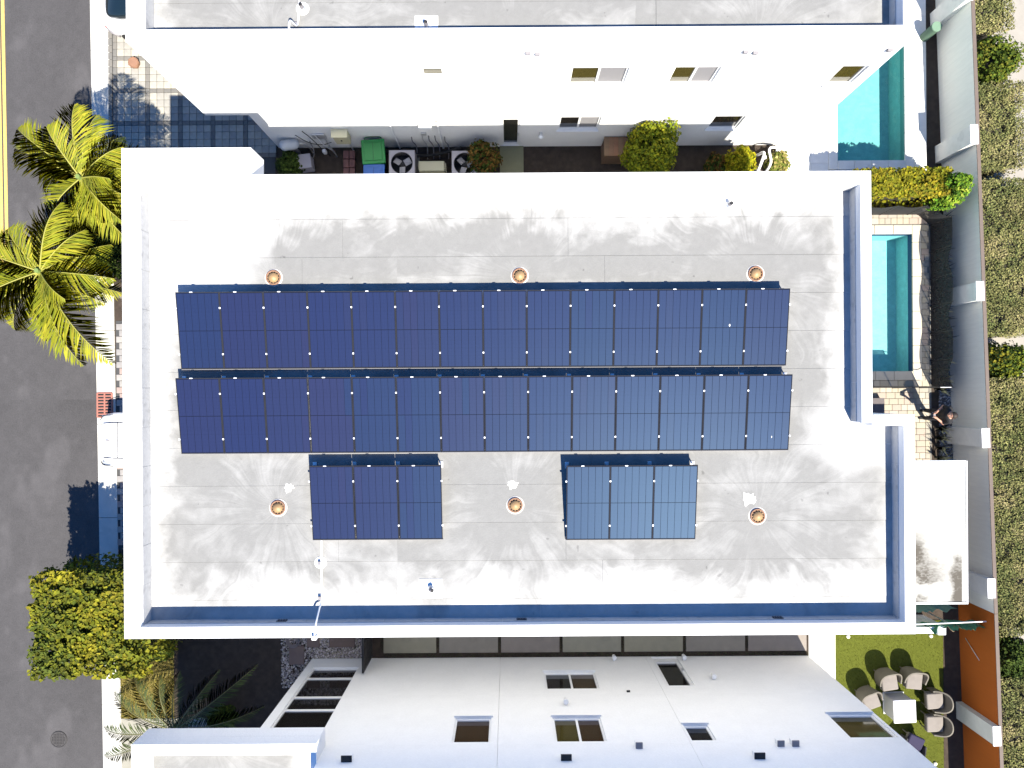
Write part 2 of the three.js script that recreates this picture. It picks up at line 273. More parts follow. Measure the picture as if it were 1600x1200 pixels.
{ // pale terrace of the north pool, in large slabs
  const g = structure('pool_terrace'), p = POOLS[0], c = 0.304, mm = [mCopWhite, M(0.69, 0.69, 0.68, { map: concreteT }), M(0.74, 0.73, 0.71, { map: concreteT })];
  const lay = (a, b, e, f) => { const nx = Math.max(1, Math.round((b - a) / 0.6)), nz = Math.max(1, Math.round((f - e) / 0.6)); for (let i = 0; i < nx; i++) for (let j = 0; j < nz; j++) part(g, 'slab', box(a + (b - a) * i / nx + 0.003, a + (b - a) * (i + 1) / nx - 0.003, -0.06, 0.03, e + (f - e) * j / nz + 0.003, e + (f - e) * (j + 1) / nz - 0.003), mm[Math.floor(rnd() * 3)]); };
  lay(8.9, p.x0 - c, -8.3, -7.06); lay(9.5, p.x0 - c, -12, -8.3); lay(p.x1 + c, 13.9, -15, -7.06); lay(p.x0 - c, p.x1 + c, p.z1 + c, -7.06);
}
{ // cream pavers round the middle pool, laid in a mixed bond
  const g = structure('pool_paving'), p = POOLS[1], c = 0.305; partW(g, 'bed', box(9.6, 14.02, -0.1, 0.006, p.z1 + 0.11, 2.6), M(0.16, 0.15, 0.13)); partW(g, 'bed', box(9.6, 14.02, -0.1, 0.006, -6.2, p.z0 - 0.11), M(0.16, 0.15, 0.13)); partW(g, 'bed', box(p.x1 + 0.11, 14.02, -0.1, 0.006, p.z0 - 0.11, p.z1 + 0.11), M(0.16, 0.15, 0.13));
  const ms = [[0.36, 0.325, 0.25], [0.33, 0.295, 0.235], [0.385, 0.345, 0.285], [0.345, 0.28, 0.235], [0.31, 0.285, 0.24]].map((q) => M(...q, { map: concreteT }));
  const geos = {}; const pv = (x, z, w, d) => { const k = w + '_' + d; geos[k] ??= rbox(w - 0.008, 0.05, d - 0.008, 0.01, w / 2, 0, d / 2, 1); const m = part(g, 'paver', geos[k], ms[Math.floor(rnd() * 5)]); m.position.set(x, 0.012 + rr(0, 0.004), z); };
  for (const [x0, x1, z0, z1] of [[11.6, 13.95, p.z1 + c, 2.45], [11.6, 13.95, -6.05, p.z0 - c], [p.x1 + c, 13.95, p.z0 - c, p.z1 + c]]) {
    const s = 0.2; let r = 0;
    for (let z = z0; z < z1 - 0.05; z += s, r++) { let x = x0 - (r % 2) * 0.1; while (x < x1 - 0.08) { const w = x + 0.3 > x1 ? Math.max(0.1, Math.round((x1 - x) * 20) / 20) : (hash(r, x * 10) < 0.5 ? 0.2 : 0.3); pv(x, z, w, s); x += w; } }
  }
}

// ---------------------------------------------------------------- the three houses
const DECK = 6.4, PAR = 6.95;
const HX0 = -9.098, HX1 = 8.571, HX2 = 9.562, HN1 = -6.045, HZ1 = -5.917, HZ2 = -5.279, HZS = 0.479, HZ3 = 5.651;
const DRAINS = [[-5.698, -2.932], [0.283, -2.942], [6.015, -2.953], [-5.624, 2.66], [0.139, 2.633], [6.025, 2.934]];
// weathered white membrane: grey grime held in the middle, washed streaks fanning out from the drains
const grime = (x, z) => {
  let dmin = 99, ray = 0, hair = 0.5;
  DRAINS.forEach(([a, b], k) => { const dx = x - a, dz = z - b, r = Math.hypot(dx, dz); if (r < dmin) { dmin = r; const th = Math.atan2(dz, dx) + 0.5 * (fbm(x * 0.9 + 50, z * 0.9, 3) - 0.5); ray = 0.55 * fbm(th * 2.6 + k * 7.3, r * 0.35 + k * 3, 3) + 0.3 * fbm(th * 9 + k, r * 0.4, 4) + 0.15 * fbm(x * 2.2, z * 1.1, 3); hair = fbm(th * 26 + k * 3, r * 0.8, 3); } });
  const ex = Math.min(x - HX0 - 0.5, (z < HZS + 0.4 ? HX1 - 0.35 : HX2 - 0.35) - x), ez = Math.min(z - HZ2 - 0.55, HZ3 - 0.3 - z), warp = fbm(x * 0.55 + 3, z * 0.55, 4), fine = fbm(x * 3.2, z * 3.2, 4);
  const south = sstep(3.6, 4.4, z);
  let e = sstep(-0.45, 1.0 + 0.7 * south, ez + 0.9 * (warp - 0.5) + (0.5 + 2.6 * south) * (ray - 0.5) + 0.3 * (hair - 0.5) + 0.7 * (fine - 0.5)) * sstep(-0.3, 0.7, ex + 0.7 * (warp - 0.5) + 0.5 * (ray - 0.5) + 0.5 * (fine - 0.5));
  const nw = sstep(-0.5, 1.2, (x - -6.207) * 0.9 + (z + 4.2) * 0.75 + 2.4 * (fbm(x * 0.8 + 20, z * 0.8, 4) - 0.5)); if (z < 0.3) e *= Math.max(nw, 0.75 * sstep(0.75, 0.3, Math.hypot((x + 8.15) * 1.2, (z + 4.6) * 0.8) + 0.7 * (fine - 0.5)));
  const corner = sstep(0.2, 1.6, Math.hypot(x - 8.482, (z - 1.143) * 1.5) + 1.4 * (warp - 0.5)); e *= corner;
  const washed = sstep(0.46, 0.66, ray) * sstep(0.3, 1.6, dmin) * 0.24, pool_ = sstep(0.35, 0.62, fbm(x * 0.35 + 11, z * 0.5 + 2, 3));
  return Math.min(1, Math.max(0, e * (0.93 + 0.14 * pool_ + 0.42 * (fine - 0.5) + 0.26 * (hair - 0.5) + 0.3 * (fbm(x * 0.8 + 33, z * 2.4 + 5, 3) - 0.5) - washed)));
};
const TXS = 19.6, TZS = 12.2, TX = HX0 - 0.2, TZ = HZ1 - 0.2;
const roofT = tex(2048, 1280, (u, v) => {
  const x = TX + u * TXS, z = TZ + v * TZS, g = grime(x, z), sp = hash(u * 2048, v * 1280) - 0.5, b = fbm(x * 9, z * 9, 3) - 0.5, d = 0.42, e = 0.19;
  const spot = sstep(0.84, 0.9, fbm(x * 5.5 + 80, z * 5.5, 3)) * 0.16, k = mix(d, e, g) * (1 + 0.10 * sp + 0.13 * b) - spot * 0.4;
  return [k, k * 0.99, k * (0.965 - 0.02 * g)];
});
const mDeck = M(1, 1, 1, { map: roofT, roughness: 0.85, bumpMap: rep(stuccoB.clone(), 1, 1), bumpScale: 0.003 });
mDeck.bumpMap.repeat.set(8, 5);
const uvDeck = (g) => { const p = g.attributes.position, uv = g.attributes.uv; for (let i = 0; i < p.count; i++) uv.setXY(i, (p.getX(i) - TX) / TXS, (p.getZ(i) - TZ) / TZS); return g; };
const flashT = rep(tex(512, 256, (u, v) => { const k = 0.47 - 0.12 * sstep(0.55, 0.8, fbm(u * 14, v * 7, 5)) + 0.08 * (fbm(u * 60, v * 30, 2) - 0.5); return [k, k, k * 0.99]; }), 4, 2);
const mFlash = M(1, 1, 1, { map: flashT, roughness: 0.85 });
const BASE = {};
{
  const h = thing('middle_house', 'flat roofed white house carrying rows of blue solar panels', 'house', [0, 0, 0]); BASE.mid = h;
  // lower floor is set back at the street; upper floor overhangs it
  part(h, 'wall', poly([[-7.8, HZ2], [HX1, HZ2], [HX1, HZS], [HX2, HZS], [HX2, HZ3], [-7.8, HZ3]], 0, 2.8), mStucco);
  part(h, 'wall', poly([[HX0 + 0.02, HZ2], [HX1, HZ2], [HX1, HZS], [HX2, HZS], [HX2, HZ3], [HX0 + 0.02, HZ3]], 2.803, DECK - 0.14), mStucco);
  // projecting canopy slab at the street corner
  part(h, 'canopy', box(HX0, HN1, 6.05, PAR, HZ1, HZ2 + 0.002), mStucco);
  part(h, 'deck_board', poly([[HX0 + 0.03, HZ2 + 0.004], [HX1 - 0.01, HZ2 + 0.004], [HX1 - 0.01, HZS + 0.01], [HX2 - 0.01, HZS + 0.01], [HX2 - 0.01, HZ3 - 0.01], [HX0 + 0.03, HZ3 - 0.01]], DECK - 0.138, DECK - 0.012), mStucco);
  // parapets, butted end to end
  const pw = 0.37, pn = 0.31, pe = 0.25, ps = 0.27, y0 = DECK - 0.011;
  part(h, 'parapet', box(HX0, HX0 + pw, y0, PAR, HZ2 + 0.003, HZ3), mStucco);
  part(h, 'parapet', box(HX0 + pw, HX1, y0, PAR, HZ2 + 0.003, HZ2 + pn), mStucco);
  part(h, 'parapet', box(HX1 - pe, HX1, y0, PAR, HZ2 + pn, HZS + 0.18), mStucco);
  part(h, 'parapet', box(HX1, HX2, y0, PAR, HZS, HZS + 0.26), mStucco);
  part(h, 'parapet', box(HX2 - pe, HX2, y0, PAR, HZS + 0.26, HZ3), mStucco);
  part(h, 'parapet', box(HX0 + pw, HX2 - pe, y0, PAR, HZ3 - ps, HZ3), mStucco);
  // membrane sheets running along the house, each lapped over the next
  const x0 = HX0 + pw + 0.002, zA = HZ2 + pn + 0.002, zB = HZ3 - ps - 0.002, cuts = [zA]; for (let z = zA + 0.62; z < zB - 0.3; z += 0.925) cuts.push(z); cuts.push(zB);
  for (let k = 0; k < cuts.length - 1; k++) {
    const za = cuts[k], zb = cuts[k + 1], xe = za < HZS + 0.1 ? HX1 - pe - 0.002 : HX2 - pe - 0.002, split = [x0, x0 + 3.1 + 2.6 * ((k * 0.618) % 1), x0 + 9.3 + 2.4 * ((k * 0.37) % 1), xe].filter((v, i, a) => !i || v > a[i - 1]);
    for (let j = 0; j < split.length - 1; j++) {
      // each sheet tilts a few millimetres so that its upper edge laps the sheet below
      const g = box(split[j] + (j ? 0.004 : 0), split[j + 1], DECK - 0.01, DECK, za + (k ? 0.006 : 0), zb), p = g.attributes.position; for (let i = 0; i < p.count; i++) { if (p.getY(i) > DECK - 0.005) p.setY(i, DECK + 0.009 * ((p.getZ(i) - za) / (zb - za)) + 0.002 * j); }
      g.computeVertexNormals(); part(h, 'membrane_sheet', uvDeck(g), mDeck);
    }
  }
  // the corner east of the recess
  part(h, 'membrane_sheet', uvDeck(box(HX1 - pe + 0.002, HX2 - pe - 0.002, DECK - 0.01, DECK + 0.004, HZS + 0.262, cuts.find((z) => z > HZS + 0.1) - 0.004)), mDeck);
  // upturned flashing, in lengths of about a metre
  const fh = DECK + 0.30, run = (a, b, f) => { const n = Math.max(1, Math.round((b - a) / 0.93)), d = (b - a) / n; for (let k = 0; k < n; k++) f(a + k * d + (k ? 0.003 : 0), a + (k + 1) * d - 0.003, 0.012 + 0.004 * (k % 2)); };
  run(zA, zB, (a, b, t) => part(h, 'flashing', box(HX0 + pw, HX0 + pw + t, DECK - 0.008, DECK + 0.42, a, b), mFlash));
  run(x0 + 0.02, HX1 - pe - 0.02, (a, b, t) => part(h, 'flashing', box(a, b, DECK - 0.008, fh, HZ2 + pn, HZ2 + pn + t), mFlash));
  run(HZ2 + pn + 0.02, HZS + 0.16, (a, b, t) => part(h, 'flashing', box(HX1 - pe - t, HX1 - pe, DECK - 0.008, fh, a, b), mFlash));
  run(HZS + 0.28, HZ3 - ps - 0.02, (a, b, t) => part(h, 'flashing', box(HX2 - pe - t, HX2 - pe, DECK - 0.008, fh, a, b), mFlash));
  run(x0 + 0.02, HX2 - pe - 0.02, (a, b, t) => part(h, 'flashing', box(a, b, DECK - 0.008, fh, HZ3 - ps - t, HZ3 - ps), mFlash));
  // scupper openings in the south parapet, each a dark grated outlet
  for (const x of [-5.5, 0.275, 6.449]) { const s = part(h, 'scupper', box(x - 0.12, x + 0.12, DECK + 0.1, DECK + 0.24, HZ3 - ps - 0.03, HZ3 - ps - 0.017), mBlackMetal); for (let k = 0; k < 4; k++) part(s, 'bar', box(x - 0.1 + k * 0.06, x - 0.085 + k * 0.06, DECK + 0.1, DECK + 0.24, HZ3 - ps - 0.045, HZ3 - ps - 0.031), mGreyPlastic); }
  // stained flat roof of the garden annex, lower down
  const ax0 = HX2 + 0.003, ax1 = 13.245, az0 = 1.973, az1 = 6.043;
  const stainT = tex(512, 1024, (u, v) => {
    const edge = sstep(0.86, 0.93, u + 0.05 * (fbm(u * 8, v * 10, 3) - 0.5)) * (1 - sstep(0.965, 0.97, u)) * sstep(0.45, 0.75, v + 0.3 * (fbm(3, v * 9, 3) - 0.5)), mid = sstep(0.30, 0.8, v + 0.5 * (fbm(u * 4, v * 5, 4) - 0.5)) * sstep(0.38, 0.62, fbm(u * 5 + 2, v * 9, 5)) * sstep(0.98, 0.6, u), west = (1 - sstep(0.05, 0.2, u)) * sstep(0.3, 0.6, fbm(u * 9, v * 14, 4)) * sstep(0.02, 0.15, v);
    const g = Math.min(1, (1.0 * edge + 1.1 * mid + 1.0 * west) * (0.65 + 0.9 * fbm(u * 60, v * 120, 3))); return [mix(0.4, 0.08, g), mix(0.395, 0.07, g), mix(0.365, 0.056, g)];
  });
  const ag = uvM(new THREE.BoxGeometry(ax1 - ax0, 0.22, az1 - az0).translate((ax0 + ax1) / 2, 2.89, (az0 + az1) / 2)), p = ag.attributes.position, uv = ag.attributes.uv; for (let i = 0; i < p.count; i++) uv.setXY(i, (p.getX(i) - ax0) / (ax1 - ax0), (p.getZ(i) - az0) / (az1 - az0));
  const an = part(h, 'annex_roof', ag, M(1, 1, 1, { map: stainT, roughness: 0.9 }), 'stained white flat roof over the garden annex');
  part(an, 'edge_trim', merge([box(ax0, ax1 + 0.02, 2.85, 3.03, az0 - 0.04, az0 - 0.001), box(ax1 + 0.001, ax1 + 0.04, 2.85, 3.03, az0 - 0.04, az1 + 0.05), box(ax0, ax1, 2.85, 3.03, az1 + 0.001, az1 + 0.05)]), mStucco);
  part(an, 'seam', box((ax0 + ax1) / 2 - 0.006, (ax0 + ax1) / 2 + 0.006, 2.99, 3.004, az0 + 2.2, az1 - 0.05), mGreyPlastic);
  part(h, 'annex_wall', box(ax0, ax1 - 0.5, 0.0, 2.778, az0 + 0.25, az1 - 0.35), M(0.4, 0.36, 0.3, { map: concreteT }));
  part(h, 'garden_step', box(12.041 - 1.2, 12.296, 0.02, 0.32, 0.118, 0.67), M(0.1, 0.085, 0.085));
}
// a window in a wall facing +z (s = 1) or -z (s = -1): frame, panes, sill; opening [x0, x1, y0, y1]
function windowZ(parent, z, s, [x0, x1, y0, y1], panes, frameM = mWhiteMetal, o = {}) {
  const f = 0.05, d = 0.12, zi = z - s * d, zz = (a, b) => [Math.min(z - s * a, z - s * b), Math.max(z - s * a, z - s * b)];
  const w = part(parent, 'window', merge([box(x0, x1, y0, y0 + f, ...zz(0.05, d)), box(x0, x1, y1 - f, y1, ...zz(0.05, d)), box(x0, x0 + f, y0 + f, y1 - f, ...zz(0.05, d)), box(x1 - f, x1, y0 + f, y1 - f, ...zz(0.05, d))]), frameM);
  const n = panes.length, pwid = (x1 - x0 - 2 * f - 0.06 * (n - 1)) / n;
  for (let k = 0; k < n; k++) {
    const a = x0 + f + k * (pwid + 0.06);
    part(w, panes[k] === mScreen ? 'insect_screen' : 'pane', box(a, a + pwid, y0 + f, y1 - f, ...zz(0.085, 0.10)), panes[k]);
    if (k) part(w, 'mullion', box(a - 0.06, a, y0 + f, y1 - f, ...zz(0.055, d)), frameM);
  }
  if (!o.noSill) part(w, 'sill', box(x0 - 0.04, x1 + 0.04, y0 - 0.06, y0 - 0.002, ...zz(-0.05, 0.04)), mStucco);
  return w;
}
const NZ = -8.304, NTOP = 7.2;
{
  const h = thing('north_house', 'white house whose sunlit wall has paired sliding windows and a dark door', 'house', [0, 0, NZ]); BASE.north = h;
  const E = 9.466, W0 = -8.837, W1 = -7.573;
  const win = { u1: [1.637, 3.109, 4.66, 5.72], u2: [4.257, 5.438, 4.66, 5.72], u0: [-2.181, -1.615, 5.2, 5.72], u3: [8.512, 9.175, 4.6, 5.72], l1: [1.574, 2.812, 1.45, 2.49], l2: [6.2, 7.113, 1.45, 2.49], door: [-0.179, 0.396, 0.08, 2.34] };
  partW(h, 'wall', wallZ(W1, E, 0, NTOP, NZ - 0.25, 0.25, Object.values(win)), mStucco);
  partW(h, 'wall', box(W0, W1 - 0.002, 2.8, NTOP, NZ - 0.25, NZ), mStucco);
  partW(h, 'wall', box(W0, W0 + 0.25, 2.8, NTOP, NZ - 9, NZ - 0.252), mStucco); partW(h, 'wall', box(E - 0.25, E, 0, NTOP, NZ - 9, NZ - 0.252), mStucco); partW(h, 'wall', box(W1, W1 + 0.25, 0, 2.798, NZ - 9, NZ - 0.252), mStucco);
  partW(h, 'wall', box(W0, E, 2.8, NTOP, NZ - 9.25, NZ - 9.002), mStucco); partW(h, 'wall', box(W1, E, 0, 2.798, NZ - 9.25, NZ - 9.002), mStucco); partW(h, 'soffit', box(W0 + 0.252, W1, 2.8, 3.0, NZ - 9, NZ - 0.252), mStucco); partW(h, 'inner_wall', box(W1 + 0.3, E - 0.3, 0, 6.3, NZ - 1.2, NZ - 1.0), mConcrete);
  const deckX = [W0 + 0.36, -5.024, 3.6, E - 0.252];
  const dg = []; for (let k = 0; k < 3; k++) for (let j = 0; j < 6; j++) { const g = box(deckX[k] + 0.004, deckX[k + 1] - 0.004, 6.56, 6.60 + 0.003 * (j % 2), NZ - 0.254 - (j + 1) * 0.95, NZ - 0.254 - j * 0.95 - 0.005); dg.push(g); const p = g.attributes.position, uv = g.attributes.uv; for (let i = 0; i < p.count; i++) uv.setXY(i, (p.getX(i) - TX) / TXS, (p.getZ(i) - NZ + 3.2 - TZ) / TZS); partW(h, 'membrane_sheet', g, mDeck); }
  partW(h, 'deck_board', box(W0 + 0.252, E - 0.252, 6.4, 6.557, NZ - 9, NZ - 0.252), mStucco);
  partW(h, 'flashing', box(W0 + 0.252, W0 + 0.355, 6.558, 7.0, NZ - 9, NZ - 0.254), mFlash); partW(h, 'flashing', box(E - 0.27, E - 0.252, 6.61, 6.9, NZ - 9, NZ - 0.26), mFlash);
  const g = new THREE.Group();
  const o = part(h, 'facade_trim', box(W0, E, NTOP, NTOP + 0.03, -0.26, 0.02), mCap); o.position.set(0, 0, 0);
  const wz = (k, p) => { const w = windowZ(h, 0, 1, win[k], p); return w; };
  wz('u0', [mGlassOlive]); wz('u1', [mGlassOlive, mScreen]); wz('u2', [mGlassOlive, mScreen]); wz('u3', [mGlassOlive]); wz('l1', [mGlassDark, mScreen]); wz('l2', [mGlassDark]);
  const [dx0, dx1, dy0, dy1] = win.door, dr = part(h, 'door', merge([box(dx0, dx0 + 0.07, dy0, dy1, -0.14, -0.04), box(dx1 - 0.07, dx1, dy0, dy1, -0.14, -0.04), box(dx0 + 0.07, dx1 - 0.07, dy1 - 0.07, dy1, -0.14, -0.04), box(dx0 + 0.07, dx1 - 0.07, dy0, dy0 + 0.1, -0.14, -0.04)]), mWhiteMetal);
  part(dr, 'pane', box(dx0 + 0.07, dx1 - 0.07, dy0 + 0.1, dy1 - 0.07, -0.11, -0.09), mGlassDark); part(dr, 'handle', box(dx1 - 0.06, dx1 - 0.03, 1.0, 1.15, -0.04, 0.0), mAlu);
  part(h, 'doorstep', box(-0.249, 0.537, 0, 0.06, 0.002, 1.15), M(0.2, 0.2, 0.12, { map: concreteT }));
  // small vents on the wall and cables of the lightning rod
  for (const [x, y] of [[0.513, 6.55], [0.746, 6.5], [5.764, 6.55], [6.012, 6.5], [9.207, 6.6]]) part(h, 'wall_vent', merge([box(x - 0.05, x + 0.05, y - 0.05, y + 0.05, 0.001, 0.05), box(x - 0.06, x + 0.06, y + 0.05, y + 0.062, 0.001, 0.08)]), mGreyPlastic);
  for (const [px, w] of [[-3.557, 0.012], [-2.113, 0.02]]) part(h, 'downpipe', tube([[px, 0.05, 0.05], [px, 1, 0.05], [px, 2.4, 0.05]], w + 0.012, 8), mStucco);
}
{
  const h = thing('south_house', 'white house with tall black stair window and street slab roof', 'house', [0, 0, SZ]); BASE.south = h;
  const TOP = 7.35, W = -6.576, E = 9.865;
  const win = { a: [1.051, 2.628, 1.3, 2.6], b: [1.12, 2.405, 4.5, 5.88], e: [-1.486, -0.52, 4.5, 5.88], d: [4.52, 5.159, 5.0, 5.86], f: [8.567, 9.781, 4.4, 5.76], door: [4.652, 5.499, 0.06, 2.42], stair: [-6.321, -4.872, 0.78, 6.0] };
  const J1 = -0.33, J2 = 4.47, inside = (a, b) => Object.values(win).filter((w) => w[0] > a && w[1] < b);
  const SXE = -4.606; partW(h, 'wall_panel', wallZ(W, SXE - 0.002, 0, 6.048, SZ, 0.25, inside(W, SXE)), mStucco); partW(h, 'wall_panel', wallZ(SXE, J1 - 0.003, 0, TOP, SZ, 0.25, inside(SXE, J1)), mStucco); partW(h, 'wall_panel', wallZ(J1 + 0.003, J2 - 0.003, 0, TOP, SZ, 0.25, inside(J1, J2)), mStucco); partW(h, 'wall_panel', wallZ(J2 + 0.003, E, 0, TOP, SZ, 0.25, inside(J2, E)), mStucco);
  partW(h, 'wall', box(W, W + 0.25, 0, 6.048, SZ + 0.252, SZ + 8), mStucco); partW(h, 'wall', box(SXE + 0.002, SXE + 0.25, 6.5, TOP, SZ + 0.252, SZ + 8), mStucco); partW(h, 'wall', box(E - 0.25, E, 0, TOP, SZ + 0.252, SZ + 8), mStucco);
  partW(h, 'wall', box(SXE, E, 6.05, TOP, SZ + 8.002, SZ + 8.25), mStucco); partW(h, 'wall', box(W, E, 0, 6.048, SZ + 8.002, SZ + 8.25), mStucco); partW(h, 'roof', box(SXE + 0.252, E - 0.252, 6.5, 6.8, SZ + 0.252, SZ + 8), mFlash); partW(h, 'inner_wall', box(W + 0.3, E - 0.3, 0, 6.0, SZ + 1.1, SZ + 1.3), mConcrete);
  const wz = (k, p, o) => windowZ(h, 0, -1, win[k], p, mWhiteMetal, o);
  wz('a', [mGlassDark, mGlassBrown]); wz('b', [mGlassOlive, mGlassBrown]); wz('e', [mGlassBrown]); wz('d', [mGlassDark]); wz('f', [mGlassOlive]);
  { // stair window: four panes over one another
    const [x0, x1, y0, y1] = win.stair, w = part(h, 'stair_window', merge([box(x0, x0 + 0.04, y0, y1, 0.05, 0.12), box(x1 - 0.04, x1, y0, y1, 0.05, 0.12)]), mWhiteMetal);
    const ys = [y0, 1.56, 2.97, 3.83, y1]; for (let k = 0; k < 4; k++) { part(w, 'pane', box(x0 + 0.04, x1 - 0.04, ys[k] + 0.06, ys[k + 1] - 0.06, 0.085, 0.1), mGlassDark); part(w, 'mullion', box(x0 + 0.04, x1 - 0.04, ys[k] - 0.06, ys[k] + 0.06, 0.06, 0.118), mWhiteMetal); }
  }
  { const [x0, x1, y0, y1] = win.door, d = part(h, 'door', merge([box(x0, x0 + 0.1, y0, y1, 0.04, 0.14), box(x1 - 0.1, x1, y0, y1, 0.04, 0.14), box(x0 + 0.1, x1 - 0.1, y1 - 0.08, y1, 0.04, 0.14), box(x0 + 0.1, x1 - 0.1, y0, y0 + 0.35, 0.04, 0.14)]), mWhiteMetal); part(d, 'pane', box(x0 + 0.1, x1 - 0.1, y0 + 0.35, y1 - 0.08, 0.09, 0.11), mGlassDark); part(d, 'handle', box(x1 - 0.07, x1 - 0.04, 1.05, 1.2, -0.01, 0.04), mAlu); }
  // street slab roof projecting north of the wall
  const SX0 = -8.98, SX1 = -4.606, SZ0 = 8.175;
  partW(h, 'canopy', box(SX0, SX1, 6.05, 6.5, SZ0, 15.5), mStucco);
  partW(h, 'parapet', box(SX0, SX1, 6.502, 6.9, SZ0, SZ0 + 0.26), mStucco); partW(h, 'parapet', box(SX0, SX0 + 0.36, 6.502, 6.9, SZ0 + 0.26, 15.5), mStucco); partW(h, 'parapet', box(SX1 - 0.5, SX1, 6.502, 6.9, SZ0 + 0.26, 15.5), mStucco);
  const g = box(SX0 + 0.362, SX1 - 0.502, 6.502, 6.56, SZ0 + 0.262, 15.5), p = g.attributes.position, uv = g.attributes.uv; for (let i = 0; i < p.count; i++) uv.setXY(i, (p.getX(i) + 13.2 - TX) / TXS, (p.getZ(i) - 11.2 - TZ) / TZS); partW(h, 'membrane_sheet', g, mDeck);
  // wall fittings
  for (const [x, y, a] of [[-3.908, 6.72, 0.15], [1.312, 6.72, 0.15], [5.913, 6.7, 0.15], [3.144, 6.15, 0.1], [6.641, 6.1, 0.1], [7.004, 6.1, 0.1]]) { const v = part(h, 'scupper', box(x - a * 0.8, x + a * 0.8, y - 0.1, y + 0.1, -0.12, -0.001), mStucco); part(v, 'hood', box(x - a * 0.85, x + a * 0.85, y + 0.1, y + 0.13, -0.15, -0.001), a > 0.12 ? mDark : mGreyPlastic); }
  for (const [x, y] of [[3.386, 0.35], [5.672, 0.35], [6.185, 1.95], [1.545, 3.7]]) { const l = part(h, 'wall_lamp', cyl(0.05, 0.07, 0.22, x, y - 0.1, -0.12, 16), mWhiteMetal); part(l, 'bracket', box(x - 0.03, x + 0.03, y - 0.03, y + 0.03, -0.06, -0.001), mWhiteMetal); }
  partW(h, 'vent_cap', box(3.438 - 0.05, 3.438 + 0.05, 2.86, 2.9, SZ - 0.05, SZ - 0.001), mDark);
}

// ---------------------------------------------------------------- solar panels
const cellT = tex(128, 256, (u, v) => { const bus = [0.17, 0.5, 0.83].some((b) => Math.abs(u - b) < 0.014) ? 0.8 : 1, row = Math.abs((v * 10) % 1 - 0.5) > 0.48 ? 0.8 : 1, n = (0.93 + 0.14 * fbm(u * 6, v * 14, 3)) * bus * row; return [n, n, n]; });
const cellTints = [[0.0127, 0.0186, 0.0608], [0.0143, 0.0194, 0.0595], [0.0158, 0.0192, 0.0585], [0.0127, 0.0211, 0.062]];
const cellMs = cellTints.map((c) => PM(...c, { map: cellT, roughness: 0.42, specularIntensity: 0.29, specularColor: lin(0.45, 0.75, 1) }));
const mBack = PM(0.008, 0.010, 0.020, { roughness: 0.9, specularIntensity: 0.08 }), mClamp = M(0.85, 0.85, 0.85, { roughness: 0.35 });
const PW = 1.035, PL = 1.845, TILT = Math.asin(0.3 / PL), STUB = 0.02;
const fr = (a, b, c, d) => box(a, b, -0.035, 0.004, c, d);
const gFrame = merge([fr(-PW / 2, PW / 2, -PL / 2, -PL / 2 + 0.014), fr(-PW / 2, PW / 2, PL / 2 - 0.02, PL / 2), fr(-PW / 2, -PW / 2 + 0.012, -PL / 2 + 0.014, PL / 2 - 0.02), fr(PW / 2 - 0.012, PW / 2, -PL / 2 + 0.014, PL / 2 - 0.02)]);
const gBack = box(-PW / 2 + 0.012, PW / 2 - 0.012, -0.02, -0.006, -PL / 2 + 0.014, PL / 2 - 0.02);
const CW = (PW - 0.036) / 6, CL = (PL - 0.05) / 2;
const gCell = (() => { const g = new THREE.BoxGeometry(CW - 0.008, 0.006, CL - 0.01); const p = g.attributes.position, uv = g.attributes.uv; for (let i = 0; i < p.count; i++) uv.setXY(i, p.getX(i) / (CW - 0.011) + 0.5, p.getZ(i) / (CL - 0.012) + 0.5); return g; })();
const gClamp = rbox(0.036, 0.03, 0.042, 0.006), gTopClamp = rbox(0.075, 0.026, 0.022, 0.008), gLeg = box(-0.012, 0.012, -0.3, 0, -0.012, 0.012), gFoot = rbox(0.1, 0.012, 0.16, 0.004);
const mFrame = PM(0.03, 0.032, 0.04, { roughness: 0.85, specularIntensity: 0.15 });
